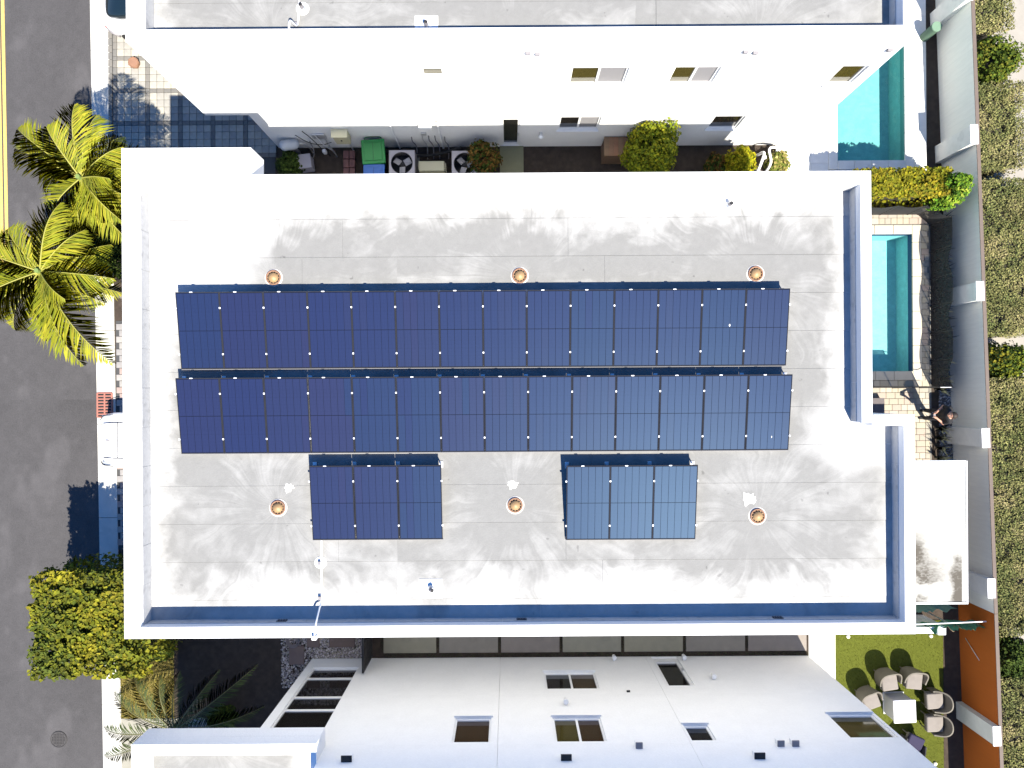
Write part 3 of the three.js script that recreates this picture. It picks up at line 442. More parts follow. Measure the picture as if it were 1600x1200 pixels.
function solarPanel(x, zn, label, group, tint, first, last) {
  // origin at the middle of the panel, on the roof
  const o = thing('solar_panel', label, 'solar panel', [x, DECK + 0.012, zn + PL * Math.cos(TILT) / 2], 0, group); o.userData.base = 'solar_panel'; delete o.userData.base;
  const tilt = (m, a, up, b) => { m.rotation.x = TILT; m.position.set(a, 0.25 - b * Math.sin(TILT) + up, b * Math.cos(TILT)); return m; };
  tilt(part(o, 'frame', gFrame, mFrame), 0, 0, 0); tilt(part(o, 'backsheet', gBack, mBack), 0, 0, 0);
  for (let i = 0; i < 6; i++) for (let j = 0; j < 2; j++) tilt(part(o, 'cell_strip', gCell, cellMs[(tint + (hash(i + x * 31, j) < 0.12 ? 1 : 0)) % 4]), -PW / 2 + 0.018 + CW * (i + 0.5), -0.003, (j - 0.5) * CL);
  for (const b of [-PL / 2 + 0.38, PL / 2 - 0.36]) { tilt(part(o, 'clamp', gClamp, mClamp), PW / 2 + 0.005, 0.016, b); if (first) tilt(part(o, 'clamp', gClamp, mClamp), -PW / 2 - 0.012, 0.016, b); }
  tilt(part(o, 'clamp', gTopClamp, mClamp), -0.14, 0.014, -PL / 2 + 0.004);
  for (const s of first ? [-1, 1] : [1]) { const l = part(o, 'leg', gLeg, mAlu); l.position.set(s * (PW / 2 - 0.035), 0.36, -PL / 2 * Math.cos(TILT) + 0.02); part(l, 'foot', gFoot, mAlu).position.y = -0.352; const k = part(o, 'leg', gLeg, mAlu); k.scale.y = 0.22; k.position.set(s * (PW / 2 - 0.035), 0.075, PL / 2 * Math.cos(TILT) - 0.05); }
  // light strip of roof rail at the low edge
  part(o, 'edge_rail', box(-PW / 2 - 0.004, PW / 2 + 0.006, -0.004, 0.075, PL / 2 * Math.cos(TILT) + 0.004, PL / 2 * Math.cos(TILT) + 0.016), M(0.2, 0.2, 0.21, { roughness: 0.7 }));
  for (const [a, b, r] of first === undefined ? [] : droppings(x, zn)) { const n = 9, pts = []; for (let k = 0; k < n; k++) { const t = k / n * 6.283, q = r * (0.6 + 0.6 * hash(k, Math.round(x * 50) + 7)); pts.push([Math.cos(t) * q * 0.7, Math.sin(t) * q * 1.4]); } tilt(part(o, 'bird_dropping', poly(pts, 0, 0.003), M(0.6, 0.6, 0.56)), a, 0.004, b); }
  return o;
}
function droppings(x, zn) { const out = []; for (let k = 0; k < 3; k++) if (hash(Math.round(x * 10) + k * 17, Math.round(zn * 10) + 3) < 0.045) out.push([(hash(k, x * 100) - 0.5) * 0.8, (hash(k + 9, x * 100) - 0.5) * 1.5, 0.008 + 0.022 * hash(k + 2, x * 77)]); return out; }
{
  const rows = [[14, -7.92, 1.045, -2.535, 'solar panel in the long row beside the three drains near the house canopy', 'panels of the first long row'], [14, -7.93, 1.049, -0.49, 'solar panel in the long row that the two short arrays adjoin', 'panels of the second long row'], [3, -4.77, 1.053, 1.615, 'solar panel in the short array from which a white conduit leads', 'panels of the short array with conduit'], [3, 1.365, 1.042, 1.65, 'paler solar panel in the short array between two roof drains without conduit', 'panels of the short array without conduit']];
  rows.forEach(([n, x0, pitch, z, label, group], r) => { for (let k = 0; k < n; k++) { const t = hash(k * 7 + 3, r * 13 + 1); solarPanel(x0 + pitch * (k + 0.5), z, label, group, r === 3 ? 3 : t < 0.35 ? 0 : t < 0.62 ? 1 : t < 0.8 ? 2 : 3, k === 0, k === n - 1); } });
}
// ---- roof fittings
{
  const gRing = uvM(new THREE.TorusGeometry(0.165, 0.022, 10, 36).rotateX(Math.PI / 2)), gPad = cyl(0.22, 0.2, 0.014, 0, 0, 0, 30);
  const mCu = M(0.33, 0.21, 0.1, { roughness: 0.55, metalness: 0.15 }), mRust = M(0.22, 0.12, 0.075, { roughness: 0.8 });
  const dome = uvM(new THREE.LatheGeometry([[0.001, 0.10], [0.035, 0.10], [0.045, 0.085], [0.075, 0.08], [0.085, 0.06], [0.115, 0.05], [0.12, 0.01]].map((p) => new THREE.Vector2(...p)), 28));
  const where = ['near the street canopy', 'midway along the first long row of panels', 'near the recessed roof corner', 'between the street parapet and the conduit array', 'between the two short arrays', 'beside the paler short array facing the garden'];
  DRAINS.forEach(([x, z], i) => {
    const d = thing('roof_drain', `round copper domed roof drain ${where[i]}`, 'roof drain', [x, DECK + 0.012, z], 0, 'copper roof drains');
    part(d, 'collar', gPad, M(0.6, 0.56, 0.5, { roughness: 0.9 })); part(d, 'rim', gRing, mRust).position.y = 0.03; part(d, 'well', cyl(0.15, 0.15, 0.006, 0, 0.012, 0, 28), mDark); part(d, 'dome', dome, mCu).position.y = 0.016;
    const slots = []; for (let k = 0; k < 12; k++) slots.push(box(0.1, 0.15, 0, 0.012, -0.006, 0.006).rotateY(k * Math.PI / 6)); const b = part(d, 'strainer_bars', merge(slots), mCu); b.position.y = 0.03;
  });
  const vent = (px, pz, label, y, sq, tilt = 0) => {
    const v = thing('vent_pipe', label, 'vent pipe', [px, y, pz]); part(v, 'base_patch', sq ? rbox(0.56, 0.012, 0.48, 0.005, 0, 0.006, 0) : cyl(0.16, 0.15, 0.012, 0, 0, 0, 28), M(0.74, 0.73, 0.7, { roughness: 0.9 }));
    part(v, 'pipe', tube([[0, 0.01, 0], [0, 0.15, 0], [tilt * 0.5, 0.2, 0.0]], 0.045, 10, 14), mGreyPlastic); part(v, 'opening', cyl(0.035, 0.035, 0.004, tilt * 0.5, 0.215, 0, 16), mDark); part(v, 'lead_collar', cyl(0.09, 0.05, 0.05, 0, 0.012, 0, 18), mAlu); return v;
  };
  vent(...[5.387, -4.628], 'grey vent pipe on a white patch near the recessed roof corner', DECK + 0.013, true);
  vent(...[-1.918, 4.65], 'grey vent pipe on square white patch beside the south parapet', DECK + 0.013, true, 0.1);
  vent(...[-1.925, -8.933], 'grey vent pipe on the roof of the many windowed house', 6.606, true);
  vent(...[-4.901, -9.366], 'small vent pipe beside the conduit on the many windowed house', 6.606, false);
  // white conduit with round pads
  const c = thing('conduit', 'white conduit from short solar array across the parapet', 'conduit', [...[-4.583, 6.412, 3.552]]), zE = 5.051 - 3.552, zP = HZ3 - 3.552;
  part(c, 'tube', tube([[0.02, 0.06, -0.1], [0.015, 0.05, 0.5], [0.01, 0.06, zE - 0.12], [0, 0.2, zE], [0, 0.5, zP - 0.36], [-0.01, 0.575, zP - 0.22], [-0.015, 0.575, zP + 0.02], [-0.02, 0.3, zP + 0.06], [-0.02, -0.8, zP + 0.06]], 0.022, 60, 9), mWhiteMetal);
  for (const [z, s] of [[0.45, 1], [zE - 0.2, 0.55]]) { const pd = part(c, 'pad', cyl(0.15 * s, 0.14 * s, 0.014, -0.02, -0.002, z, 30), M(0.74, 0.74, 0.72)); part(pd, 'bracket', rbox(0.07, 0.09, 0.09, 0.012, -0.03, 0.05, z), mGreyPlastic); }
  part(c, 'junction_box', rbox(0.12, 0.09, 0.1, 0.015, -0.02, 0.6, zP - 0.02), mWhiteMetal); part(c, 'strap', box(-0.05, 0.05, 0.545, 0.56, zP - 0.2, zP - 0.15), mWhiteMetal);
  const c2 = thing('conduit', 'white conduit crossing the roof of the many windowed house', 'conduit', [...[-5.006, 6.61, -9.265]]);
  part(c2, 'tube', tube([[0.04, 0.04, -1.6], [0.02, 0.05, 0.1], [0, 0.1, 0.35], [-0.02, 0.62, 0.52], [-0.03, 0.66, 0.8]], 0.024, 40, 9), mWhiteMetal); part(c2, 'bracket', rbox(0.12, 0.08, 0.08, 0.012, -0.05, 0.06, 0.3), mGreyPlastic);
  // patches and loose leaves on the roof
  const patch = (px, pz, r, label, y) => { const n = 22, pts = []; for (let k = 0; k < n; k++) { const a = k / n * 6.283, q = r * (0.7 + 0.5 * hash(k, r * 900) + (k % 7 === 0 ? 0.35 : 0)); pts.push([Math.cos(a) * q, Math.sin(a) * q]); } const p = thing('sealant_patch', label, 'sealant patch', [px, y, pz]); part(p, 'sealant', poly(pts, 0, 0.004), M(0.72, 0.71, 0.68, { roughness: 0.7 })); };
  patch(...[5.825, 2.513], 0.15, 'white splash of sealant beside the drain facing the garden', DECK + 0.013); patch(...[0.065, 2.134], 0.11, 'white splash of sealant above the drain between the short arrays', DECK + 0.013); patch(...[-5.356, 2.179], 0.10, 'pale smear of sealant beside the drain near the street', DECK + 0.013);
}

// ---------------------------------------------------------------- foliage
function leaves(n, place, size, cols, o = {}) {               // folded leaf blades spread by place() -> [x, y, z, nx, ny, nz]
  const pos = [], col = [], nor = [], up = new THREE.Vector3(), d = new THREE.Vector3(), s = new THREE.Vector3(), nn = new THREE.Vector3(), j = o.jitter ?? 0.8, slim = o.slim ?? 0.42;
  for (let i = 0; i < n; i++) {
    const p = place(); if (!p) continue;
    up.set(p[3] + rr(-j, j), p[4] + rr(-j, j), p[5] + rr(-j, j)).normalize(); d.set(rr(-1, 1), rr(-1, 1), rr(-1, 1)).cross(up).normalize(); s.crossVectors(d, up);
    const L = size * rr(0.6, 1.35), w = L * slim, f = 0.28 * w, pt = fbm(p[0] * 1.7 + 5, p[2] * 1.7 + p[1], 3), c = cols[Math.floor(Math.min(0.999, Math.max(0, rnd() * 0.6 + (pt - 0.3) * 1.0)) * cols.length)], v = rr(0.6, 1.3) * (0.7 + 0.6 * fbm(p[0] * 3.1, p[2] * 3.1 + 9, 2)), b = [p[0], p[1], p[2]];
    const A = [b[0] - d.x * L / 2, b[1] - d.y * L / 2, b[2] - d.z * L / 2], B = [b[0] + d.x * L / 2 - up.x * f, b[1] + d.y * L / 2 - up.y * f, b[2] + d.z * L / 2 - up.z * f], Lf = [b[0] + s.x * w + up.x * f, b[1] + s.y * w + up.y * f, b[2] + s.z * w + up.z * f], R = [b[0] - s.x * w + up.x * f, b[1] - s.y * w + up.y * f, b[2] - s.z * w + up.z * f];
    for (const [t, sg] of [[[A, Lf, B], 1], [[A, B, R], -1]]) { nn.copy(up).addScaledVector(s, -0.35 * sg).normalize(); for (const q of t) { pos.push(...q); nor.push(nn.x, nn.y, nn.z); col.push(c[0] * v, c[1] * v, c[2] * v * 0.9); } }
  }
  const g = new THREE.BufferGeometry(); g.setAttribute('position', new THREE.Float32BufferAttribute(pos, 3)); g.setAttribute('normal', new THREE.Float32BufferAttribute(nor, 3)); g.setAttribute('color', new THREE.Float32BufferAttribute(col, 3)); return g;
}
const mLeaf = PM(1, 1, 1, { vertexColors: true, roughness: 0.8, specularIntensity: 0.4, transmission: 0.25, thickness: 0 });
const mLeafMatt = PM(1, 1, 1, { vertexColors: true, roughness: 0.85, specularIntensity: 0.3 });
const mBark = M(0.10, 0.075, 0.055, { roughness: 0.95 }), mTwig = M(0.03, 0.026, 0.016, { roughness: 1 });
// points through a box-shaped clipped crown, most near its faces; the outline is uneven and some clumps are missing
const boxCrown = (w, h, d, y0, lump, o = {}) => () => {
  const f = rnd(), gapS = o.gapS ?? 2.6; let x = rr(-w / 2, w / 2), y = rr(0, h), z = rr(-d / 2, d / 2), n = [0, 1, 0]; const depth = Math.pow(rnd(), 2) * (o.shell ?? 0.25);
  const top = o.top ?? 0.6;
  if (f < top) { y = h - depth; n = [0, 1, 0]; } else { const k = Math.floor(rnd() * 4); if (k === 0) { x = w / 2 - depth; n = [1, 0.35, 0]; } else if (k === 1) { x = -w / 2 + depth; n = [-1, 0.35, 0]; } else if (k === 2) { z = d / 2 - depth; n = [0, 0.35, 1]; } else { z = -d / 2 + depth; n = [0, 0.35, -1]; } }
  const q = fbm(x * gapS + 7 + w, z * gapS + y * gapS + d, 3), q2 = fbm(x * 1.3 + 40, z * 1.3 + y, 2);
  if (q > (o.gap ?? 0.68) && depth < 0.12) return null;
  const L = lump * (q2 - 0.5) * 2; return [x + n[0] * L + rr(-0.04, 0.04), y0 + y + n[1] * L + rr(-0.04, 0.04), z + n[2] * L + rr(-0.04, 0.04), ...n];
};
const clumps = (n, rx, ry, rz, y0, cr) => { const c = []; for (let k = 0; k < n; k++) { const a = rr(0, 6.28), e = Math.acos(rr(-0.5, 1)), r = Math.cbrt(rr(0.15, 1)); c.push([Math.sin(e) * Math.cos(a) * rx * r, y0 + Math.cos(e) * ry * r, Math.sin(e) * Math.sin(a) * rz * r, cr * rr(0.7, 1.25)]); } return () => { const k = c[Math.floor(rnd() * n)], a = rr(0, 6.28), u = rr(-1, 1), s = Math.sqrt(1 - u * u), r = k[3] * Math.cbrt(rr(0.25, 1)); return [k[0] + s * Math.cos(a) * r, k[1] + u * r, k[2] + s * Math.sin(a) * r, s * Math.cos(a), u + 0.5, s * Math.sin(a)]; }; };
const trunkG = (h, r) => { const l = [tube([[0, -0.05, 0], [0.03, h * 0.5, 0.02], [0, h, 0]], r, 8, 8)]; for (let k = 0; k < 5; k++) { const a = k * 1.26 + 0.4; l.push(tube([[0, h * (0.45 + 0.08 * k), 0], [Math.cos(a) * h * 0.18, h * (0.75 + 0.05 * k), Math.sin(a) * h * 0.18], [Math.cos(a) * h * 0.34, h * (0.98 + 0.03 * k), Math.sin(a) * h * 0.34]], r * 0.45, 6, 6)); } return merge(l); };
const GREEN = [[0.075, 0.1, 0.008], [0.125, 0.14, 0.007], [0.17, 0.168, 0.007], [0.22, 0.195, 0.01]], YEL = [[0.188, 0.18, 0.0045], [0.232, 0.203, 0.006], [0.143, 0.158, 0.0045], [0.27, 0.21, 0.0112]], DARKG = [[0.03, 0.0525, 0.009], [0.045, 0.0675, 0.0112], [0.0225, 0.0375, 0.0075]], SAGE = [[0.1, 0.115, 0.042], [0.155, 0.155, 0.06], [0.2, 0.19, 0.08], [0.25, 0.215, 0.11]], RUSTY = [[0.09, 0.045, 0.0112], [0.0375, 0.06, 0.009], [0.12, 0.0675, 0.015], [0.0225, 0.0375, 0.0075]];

{ // clipped square tree by the street
  const a = [-13.534, 4.899], b = [-10.357, 7.861], w = b[0] - a[0], d = b[1] - a[1], t = thing('clipped_tree', 'broad yellow green tree clipped into a square beside the road', 'tree', [(a[0] + b[0]) / 2, 0, (a[1] + b[1]) / 2]);
  part(t, 'trunk', trunkG(2.4, 0.12), mBark); part(t, 'branches', rbox(w - 0.75, 2.0, d - 0.75, 0.2, 0, 2.15, 0), mTwig);
  part(t, 'crown', leaves(15000, boxCrown(w, 2.6, d, 1.0, 0.12, { gap: 0.56, gapS: 3.4, shell: 0.5, top: 0.62 }), 0.125, GREEN, { jitter: 0.75 }), mLeaf);
}
{ // hedges beyond the east wall
  const hedge = (y0px, y1px, z0, z1, label, cols, h = 1.7, wx = 2.0, dx = 0) => { const zc = (z0 + z1) / 2, d = z1 - z0, t = thing('hedge', label, 'hedge', [EW.x(zc) + 0.17 + wx / 2 + dx, 0, zc], EW.a); part(t, 'branches', rbox(wx - 0.35, h - 0.2, d - 0.35, 0.1, 0, (h - 0.2) / 2, 0), mTwig); part(t, 'foliage', leaves(Math.round(d * wx * 3100), boxCrown(wx, h, d, 0, 0.09, { gap: 0.61, gapS: 4.5, shell: 0.28, top: 0.7 }), 0.049, cols, { jitter: 0.85, slim: 0.5 }), mLeafMatt); };
  hedge(0, 48, -13.047, -11.315, 'short end of sage green hedge before the round dark bush', SAGE, 1.55, 1.35);
  hedge(130, 262, -9.702, -7.014, 'sage green hedge between the round dark bush and narrow grey path', SAGE, 1.55, 1.6);
  hedge(280, 522, -6.695, -1.837, 'sage green hedge beyond the wall opposite the fenced pool', SAGE, 1.55, 2.2);
  hedge(600, 992, -0.503, 7.501, 'longest sage green hedge beyond the wall, past the person in black', SAGE, 1.55, 2.2);
  hedge(1060, 1250, 8.896, 12.839, 'sage green hedge beyond the orange painted wall', SAGE, 1.45, 2.2);
  const verge = structure('road_verge'); const mv = M(0.30, 0.28, 0.25, { map: concreteT }); part(verge, 'concrete', poly([[14.9, -20], [60, -20], [60, 30], [16.3, 30]], -0.05, 0.02), mv);
  const bush = (px, pz, r, h, label, cols, n) => { const t = thing('bush', label, 'bush', [px, 0, pz]); part(t, 'trunk', trunkG(h * 0.6, 0.06), mBark); part(t, 'branches', uvM(new THREE.IcosahedronGeometry(r * 0.55, 2).scale(1, h / r * 0.42, 1).translate(0, h * 0.5, 0)), mTwig); part(t, 'crown', leaves(n, clumps(64, r * 0.78, h * 0.40, r * 0.78, h * 0.56, r * 0.36), 0.085, cols, { jitter: 0.6 }), mLeafMatt); return t; };
  bush(...[15.317, -10.438], 0.80, 1.95, 'round dark green clipped bush between two sage hedges', [[0.06, 0.09, 0.01], [0.09, 0.11, 0.012], [0.04, 0.065, 0.008], [0.12, 0.12, 0.015]], 7000);
  bush(...[15.707, -1.003], 0.68, 1.8, 'low dark bush in the hedge gap opposite the fenced pool', [[0.06, 0.09, 0.01], [0.12, 0.13, 0.012], [0.03, 0.05, 0.01], [0.17, 0.15, 0.015]], 5000);
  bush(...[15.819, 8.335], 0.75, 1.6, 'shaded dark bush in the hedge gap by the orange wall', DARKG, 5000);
  // hedge between the two pools
  const a = [10.62, -6.9], b = [13.55, -6.08], w = b[0] - a[0], d = b[1] - a[1], t = thing('hedge', 'yellow green hedge between the two swimming pools', 'hedge', [(a[0] + b[0]) / 2, 0, (a[1] + b[1]) / 2]);
  part(t, 'branches', rbox(w - 0.4, 1.6, d - 0.4, 0.1, 0, 0.85, 0), mTwig); part(t, 'foliage', leaves(9500, boxCrown(w, 2.0, d, 0, 0.1, { gap: 0.64, gapS: 3.6, shell: 0.3, top: 0.66 }), 0.105, YEL, { jitter: 0.8 }), mLeaf);
  bush(...[13.684, -6.35], 0.58, 2.4, 'glossy bright green bush ending the hedge at the boundary wall', [[0.07, 0.16, 0.012], [0.12, 0.2, 0.015], [0.05, 0.11, 0.012], [0.2, 0.24, 0.03]], 5200);
  // bushes in the passage of the north house
  bush(...[-0.76, -7.612], 0.56, 1.5, 'rust and green bush beside the dark passage door', RUSTY, 3800);
  bush(...[4.486, -7.604], 0.92, 2.7, 'large yellow green bush standing against the sunlit house wall', [[0.13, 0.16, 0.008], [0.18, 0.19, 0.01], [0.09, 0.12, 0.008], [0.24, 0.23, 0.012]], 8500);
  bush(...[7.411, -7.46], 0.5, 1.5, 'small yellow flowering bush beside the white pool pipes', YEL, 3600);
  bush(...[6.789, -7.484], 0.38, 0.9, 'low reddish bush left of the yellow flowering bush, by the wall', RUSTY, 2000);
  bush(...[8.769, -7.513], 0.42, 0.8, 'dry straggly bush between the pool pipes and terrace', [[0.22, 0.18, 0.06], [0.1, 0.12, 0.02], [0.3, 0.26, 0.1]], 2000);
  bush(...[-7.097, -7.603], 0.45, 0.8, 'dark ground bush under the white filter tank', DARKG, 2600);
  // shaded shrub bed under the street palms
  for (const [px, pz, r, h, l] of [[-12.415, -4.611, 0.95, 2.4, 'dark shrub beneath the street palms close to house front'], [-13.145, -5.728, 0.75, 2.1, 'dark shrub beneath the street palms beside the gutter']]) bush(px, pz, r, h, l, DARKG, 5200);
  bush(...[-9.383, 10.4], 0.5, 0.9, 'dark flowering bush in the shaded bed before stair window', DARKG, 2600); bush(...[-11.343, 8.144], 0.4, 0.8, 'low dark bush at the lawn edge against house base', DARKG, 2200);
}
// ---- palms
function frond(L, az, rise, droop, leafL, cols, slim = 1) {
  const pos = [], col = [], nor = [], N = slim < 1 ? 44 : 54, up = new THREE.Vector3(), pt = (t) => { const r = L * (t - 0.10 * t * t), y = rise * L * t - droop * L * t * t * t; return new THREE.Vector3(Math.cos(az) * r, y, Math.sin(az) * r); };
  const curve = []; for (let k = 0; k <= 10; k++) curve.push(pt(k / 10));
  const push = (a, b, c, n, cl) => { for (const q of [a, b, c]) { pos.push(q.x, q.y, q.z); nor.push(n.x, n.y, n.z); col.push(...cl); } };
  for (let k = 3; k < N; k++) {
    const t = k / N, p = pt(t), tg = pt(Math.min(1, t + 0.02)).sub(pt(t - 0.02)).normalize(), side = new THREE.Vector3(-Math.sin(az), 0, Math.cos(az)), nrm = new THREE.Vector3().crossVectors(side, tg).normalize(); if (nrm.y < 0) nrm.negate();
    const ll = leafL * Math.sin(Math.PI * (0.12 + 0.83 * t)) * rr(0.85, 1.12) * (t > 0.9 ? 0.8 : 1);
    for (const s of [-1, 1]) {
      const c0 = cols[Math.floor(rnd() * cols.length)], v = rr(0.7, 1.3), c = [c0[0] * v, c0[1] * v, c0[2] * v], fwd = rr(0.35, 0.9) + 0.5 * t;
      const dir = tg.clone().multiplyScalar(fwd).addScaledVector(side, s).addScaledVector(nrm, 0.06).normalize(), w = slim * (0.0165 * L / 2.3 + 0.007);
      const m = p.clone().addScaledVector(dir, ll * 0.55).addScaledVector(nrm, -0.03 * ll), e = p.clone().addScaledVector(dir, ll * 0.98).addScaledVector(nrm, -0.28 * ll * rr(0.4, 1.3)), wv = tg.clone().multiplyScalar(w), n = nrm.clone().addScaledVector(side, s * 0.12).normalize();
      push(p.clone().sub(wv.clone().multiplyScalar(0.5)), m.clone().add(wv), p.clone().add(wv.clone().multiplyScalar(0.5)), n, c); push(p.clone().sub(wv.clone().multiplyScalar(0.5)), m.clone().sub(wv), m.clone().add(wv), n, c); push(m.clone().sub(wv), e, m.clone().add(wv), n, c);
    }
  }
  const g = new THREE.BufferGeometry(); g.setAttribute('position', new THREE.Float32BufferAttribute(pos, 3)); g.setAttribute('normal', new THREE.Float32BufferAttribute(nor, 3)); g.setAttribute('color', new THREE.Float32BufferAttribute(col, 3));
  const st = new THREE.TubeGeometry(new THREE.CatmullRomCurve3(curve), 16, 0.02, 5), q = st.attributes.position, r0 = new THREE.Vector3(); // rachis tapers to its tip
  for (let i = 0; i < q.count; i++) { const t = Math.floor(i / 6) / 16; r0.copy(new THREE.CatmullRomCurve3(curve).getPointAt(Math.min(1, t))); const k = 1.25 - t * 1.0; q.setXYZ(i, r0.x + (q.getX(i) - r0.x) * k, r0.y + (q.getY(i) - r0.y) * k, r0.z + (q.getZ(i) - r0.z) * k); }
  return { g, st };
}
const mPalmLeaf = PM(1, 1, 1, { vertexColors: true, roughness: 0.7, specularIntensity: 0.4, transmission: 0.3, thickness: 0 }), mRachis = M(0.26, 0.25, 0.04, { roughness: 0.6 }), mRachisDark = M(0.1, 0.1, 0.03, { roughness: 0.6 }), mPalmTrunk = M(0.2, 0.18, 0.15, { roughness: 0.95 });
function palm(label, x, z, h, list, leafL, cols, r = 0.13, slim = 1) {
  const p = thing('palm_tree', label, 'palm tree', [x, 0, z]); const prof = []; for (let k = 0; k <= 24; k++) { const t = k / 24; prof.push(new THREE.Vector2(r * (1.35 - 0.5 * t) * (1 + (k % 2 ? 0.05 : 0)), t * (h - 0.15))); }
  part(p, 'trunk', new THREE.LatheGeometry(prof, 14), mPalmTrunk); part(p, 'crown_shaft', cyl(r * 0.9, r * 0.45, 0.7, 0, h - 0.55, 0, 14), M(0.14, 0.2, 0.05));
  for (const [deg, L, rise, droop] of list) { const f = frond(L, deg * Math.PI / 180, rise, droop, leafL * (0.8 + 0.2 * L / 2.3), cols, slim); const m = part(p, 'frond', f.g, mPalmLeaf); m.position.y = h; part(m, 'rachis', f.st, slim < 1 ? mRachisDark : mRachis); }
}
const PCOL = [[0.22, 0.236, 0.00813], [0.269, 0.269, 0.00975], [0.163, 0.191, 0.00813], [0.325, 0.293, 0.0163]];
palm('green coconut palm by the road with fronds reaching the paved forecourt', ...[-11.213, -5.82], 5.0, [[-88, 2.0, 0.45, 0.28], [-141, 2.15, 0.4, 0.3], [-150, 1.9, 0.2, 0.35], [-163, 1.55, 0.1, 0.4], [-34, 1.55, 0.4, 0.35], [-12, 1.5, 0.3, 0.4], [22, 1.6, 0.3, 0.4], [48, 1.65, 0.35, 0.45], [70, 1.35, 0.25, 0.4], [88, 1.5, 0.05, 0.5], [-60, 1.7, 0.0, 0.4], [-30, 2.0, -0.05, 0.45], [130, 1.3, 0.3, 0.35], [-115, 1.4, 0.7, 0.3], [10, 1.2, 0.8, 0.35], [35, 1.9, 0.0, 0.35], [60, 2.0, -0.05, 0.35], [100, 1.7, 0.0, 0.4], [-155, 2.2, 0.3, 0.35], [-175, 1.6, 0.0, 0.45], [0, 1.9, -0.05, 0.4], [-75, 1.9, 0.3, 0.3]], 0.74, PCOL);
palm('green coconut palm over the road near the yellow centre line', ...[-12.304, -3.372], 5.0, [[-125, 1.5, 0.35, 0.3], [-146, 1.75, 0.3, 0.35], [-68, 2.1, 0.45, 0.35], [-42, 1.8, 0.35, 0.35], [178, 1.75, 0.25, 0.3], [158, 1.6, 0.3, 0.4], [138, 1.9, 0.35, 0.4], [118, 1.9, 0.3, 0.4], [67, 3.0, 0.35, 0.4], [53, 3.4, 0.35, 0.4], [6, 2.2, 0.35, 0.35], [28, 1.9, 0.2, 0.4], [-18, 1.6, 0.3, 0.4], [90, 1.6, 0.1, 0.5], [-95, 1.7, 0.1, 0.4], [-160, 1.3, 0.6, 0.35], [40, 1.4, 0.75, 0.4], [-30, 1.9, -0.05, 0.35], [15, 2.1, 0, 0.35], [100, 2.0, 0, 0.35], [-80, 1.9, -0.05, 0.4], [170, 1.6, 0.0, 0.4], [150, 1.8, 0.5, 0.4], [78, 2.3, 0.15, 0.4]], 0.74, PCOL);
palm('dark date palm beside the lawn before the slab roofed house', ...[-10.245, 10.1], 2.0, [[-124, 2.5, 0.4, 0.45], [-145, 2.4, 0.45, 0.42], [-177, 2.4, 0.4, 0.42], [160, 2.6, 0.35, 0.4], [-53, 2.6, 0.45, 0.45], [-38, 3.6, 0.4, 0.42], [-14, 3.1, 0.35, 0.4], [-80, 2.2, 0.55, 0.4], [-100, 2.0, 0.5, 0.4], [10, 2.4, 0.4, 0.45], [120, 2.0, 0.4, 0.4], [60, 2.1, 0.4, 0.4]], 0.42, [[0.05, 0.075, 0.02], [0.075, 0.1, 0.025], [0.04, 0.055, 0.015]], 0.16, 0.8);
{ // row of spiky plants before the boundary wall
  const mk = (k) => { const pos = [], nor = [], col = []; for (let i = 0; i < 16; i++) { const a = i * 2.4 + k, ln = rr(0.45, 0.9), out = rr(0.1, 0.34), w = 0.022, v = rr(0.7, 1.3), n = new THREE.Vector3(Math.cos(a), 0.5, Math.sin(a)).normalize(), P = (t, s) => [Math.cos(a) * out * t * t - Math.sin(a) * s, ln * t - 0.1 * t * t, Math.sin(a) * out * t * t + Math.cos(a) * s]; for (const tri of [[P(0, -w), P(0, w), P(0.55, w)], [P(0, -w), P(0.55, w), P(0.55, -w)], [P(0.55, -w), P(0.55, w), P(1, 0)]]) for (const q of tri) { pos.push(...q); nor.push(n.x, n.y, n.z); col.push(0.04 * v, 0.045 * v, 0.03 * v); } } const g = new THREE.BufferGeometry(); g.setAttribute('position', new THREE.Float32BufferAttribute(pos, 3)); g.setAttribute('normal', new THREE.Float32BufferAttribute(nor, 3)); g.setAttribute('color', new THREE.Float32BufferAttribute(col, 3)); return g; };
  const gs = [mk(0), mk(1.3), mk(2.1)];
  for (let k = 0; k < 25; k++) { const z = -5.7 + k * 0.325; if (Math.abs(z - 0.55) < 0.45) continue; const fenced = z < -0.4; const t = thing('spiky_plant', fenced ? 'spiky dark plant in the row behind the black mesh fence' : 'spiky dark plant in the row between cream pavers and pebbles', 'plant', [14.17 + rr(-0.03, 0.03), 0, z], rr(0, 6), fenced ? 'spiky plants behind the fence' : 'spiky plants beside the pebbles'); part(t, 'leaf_tuft', gs[k % 3], mLeafMatt); part(t, 'root_crown', cyl(0.05, 0.03, 0.08, 0, 0, 0, 8), mTwig); }
}

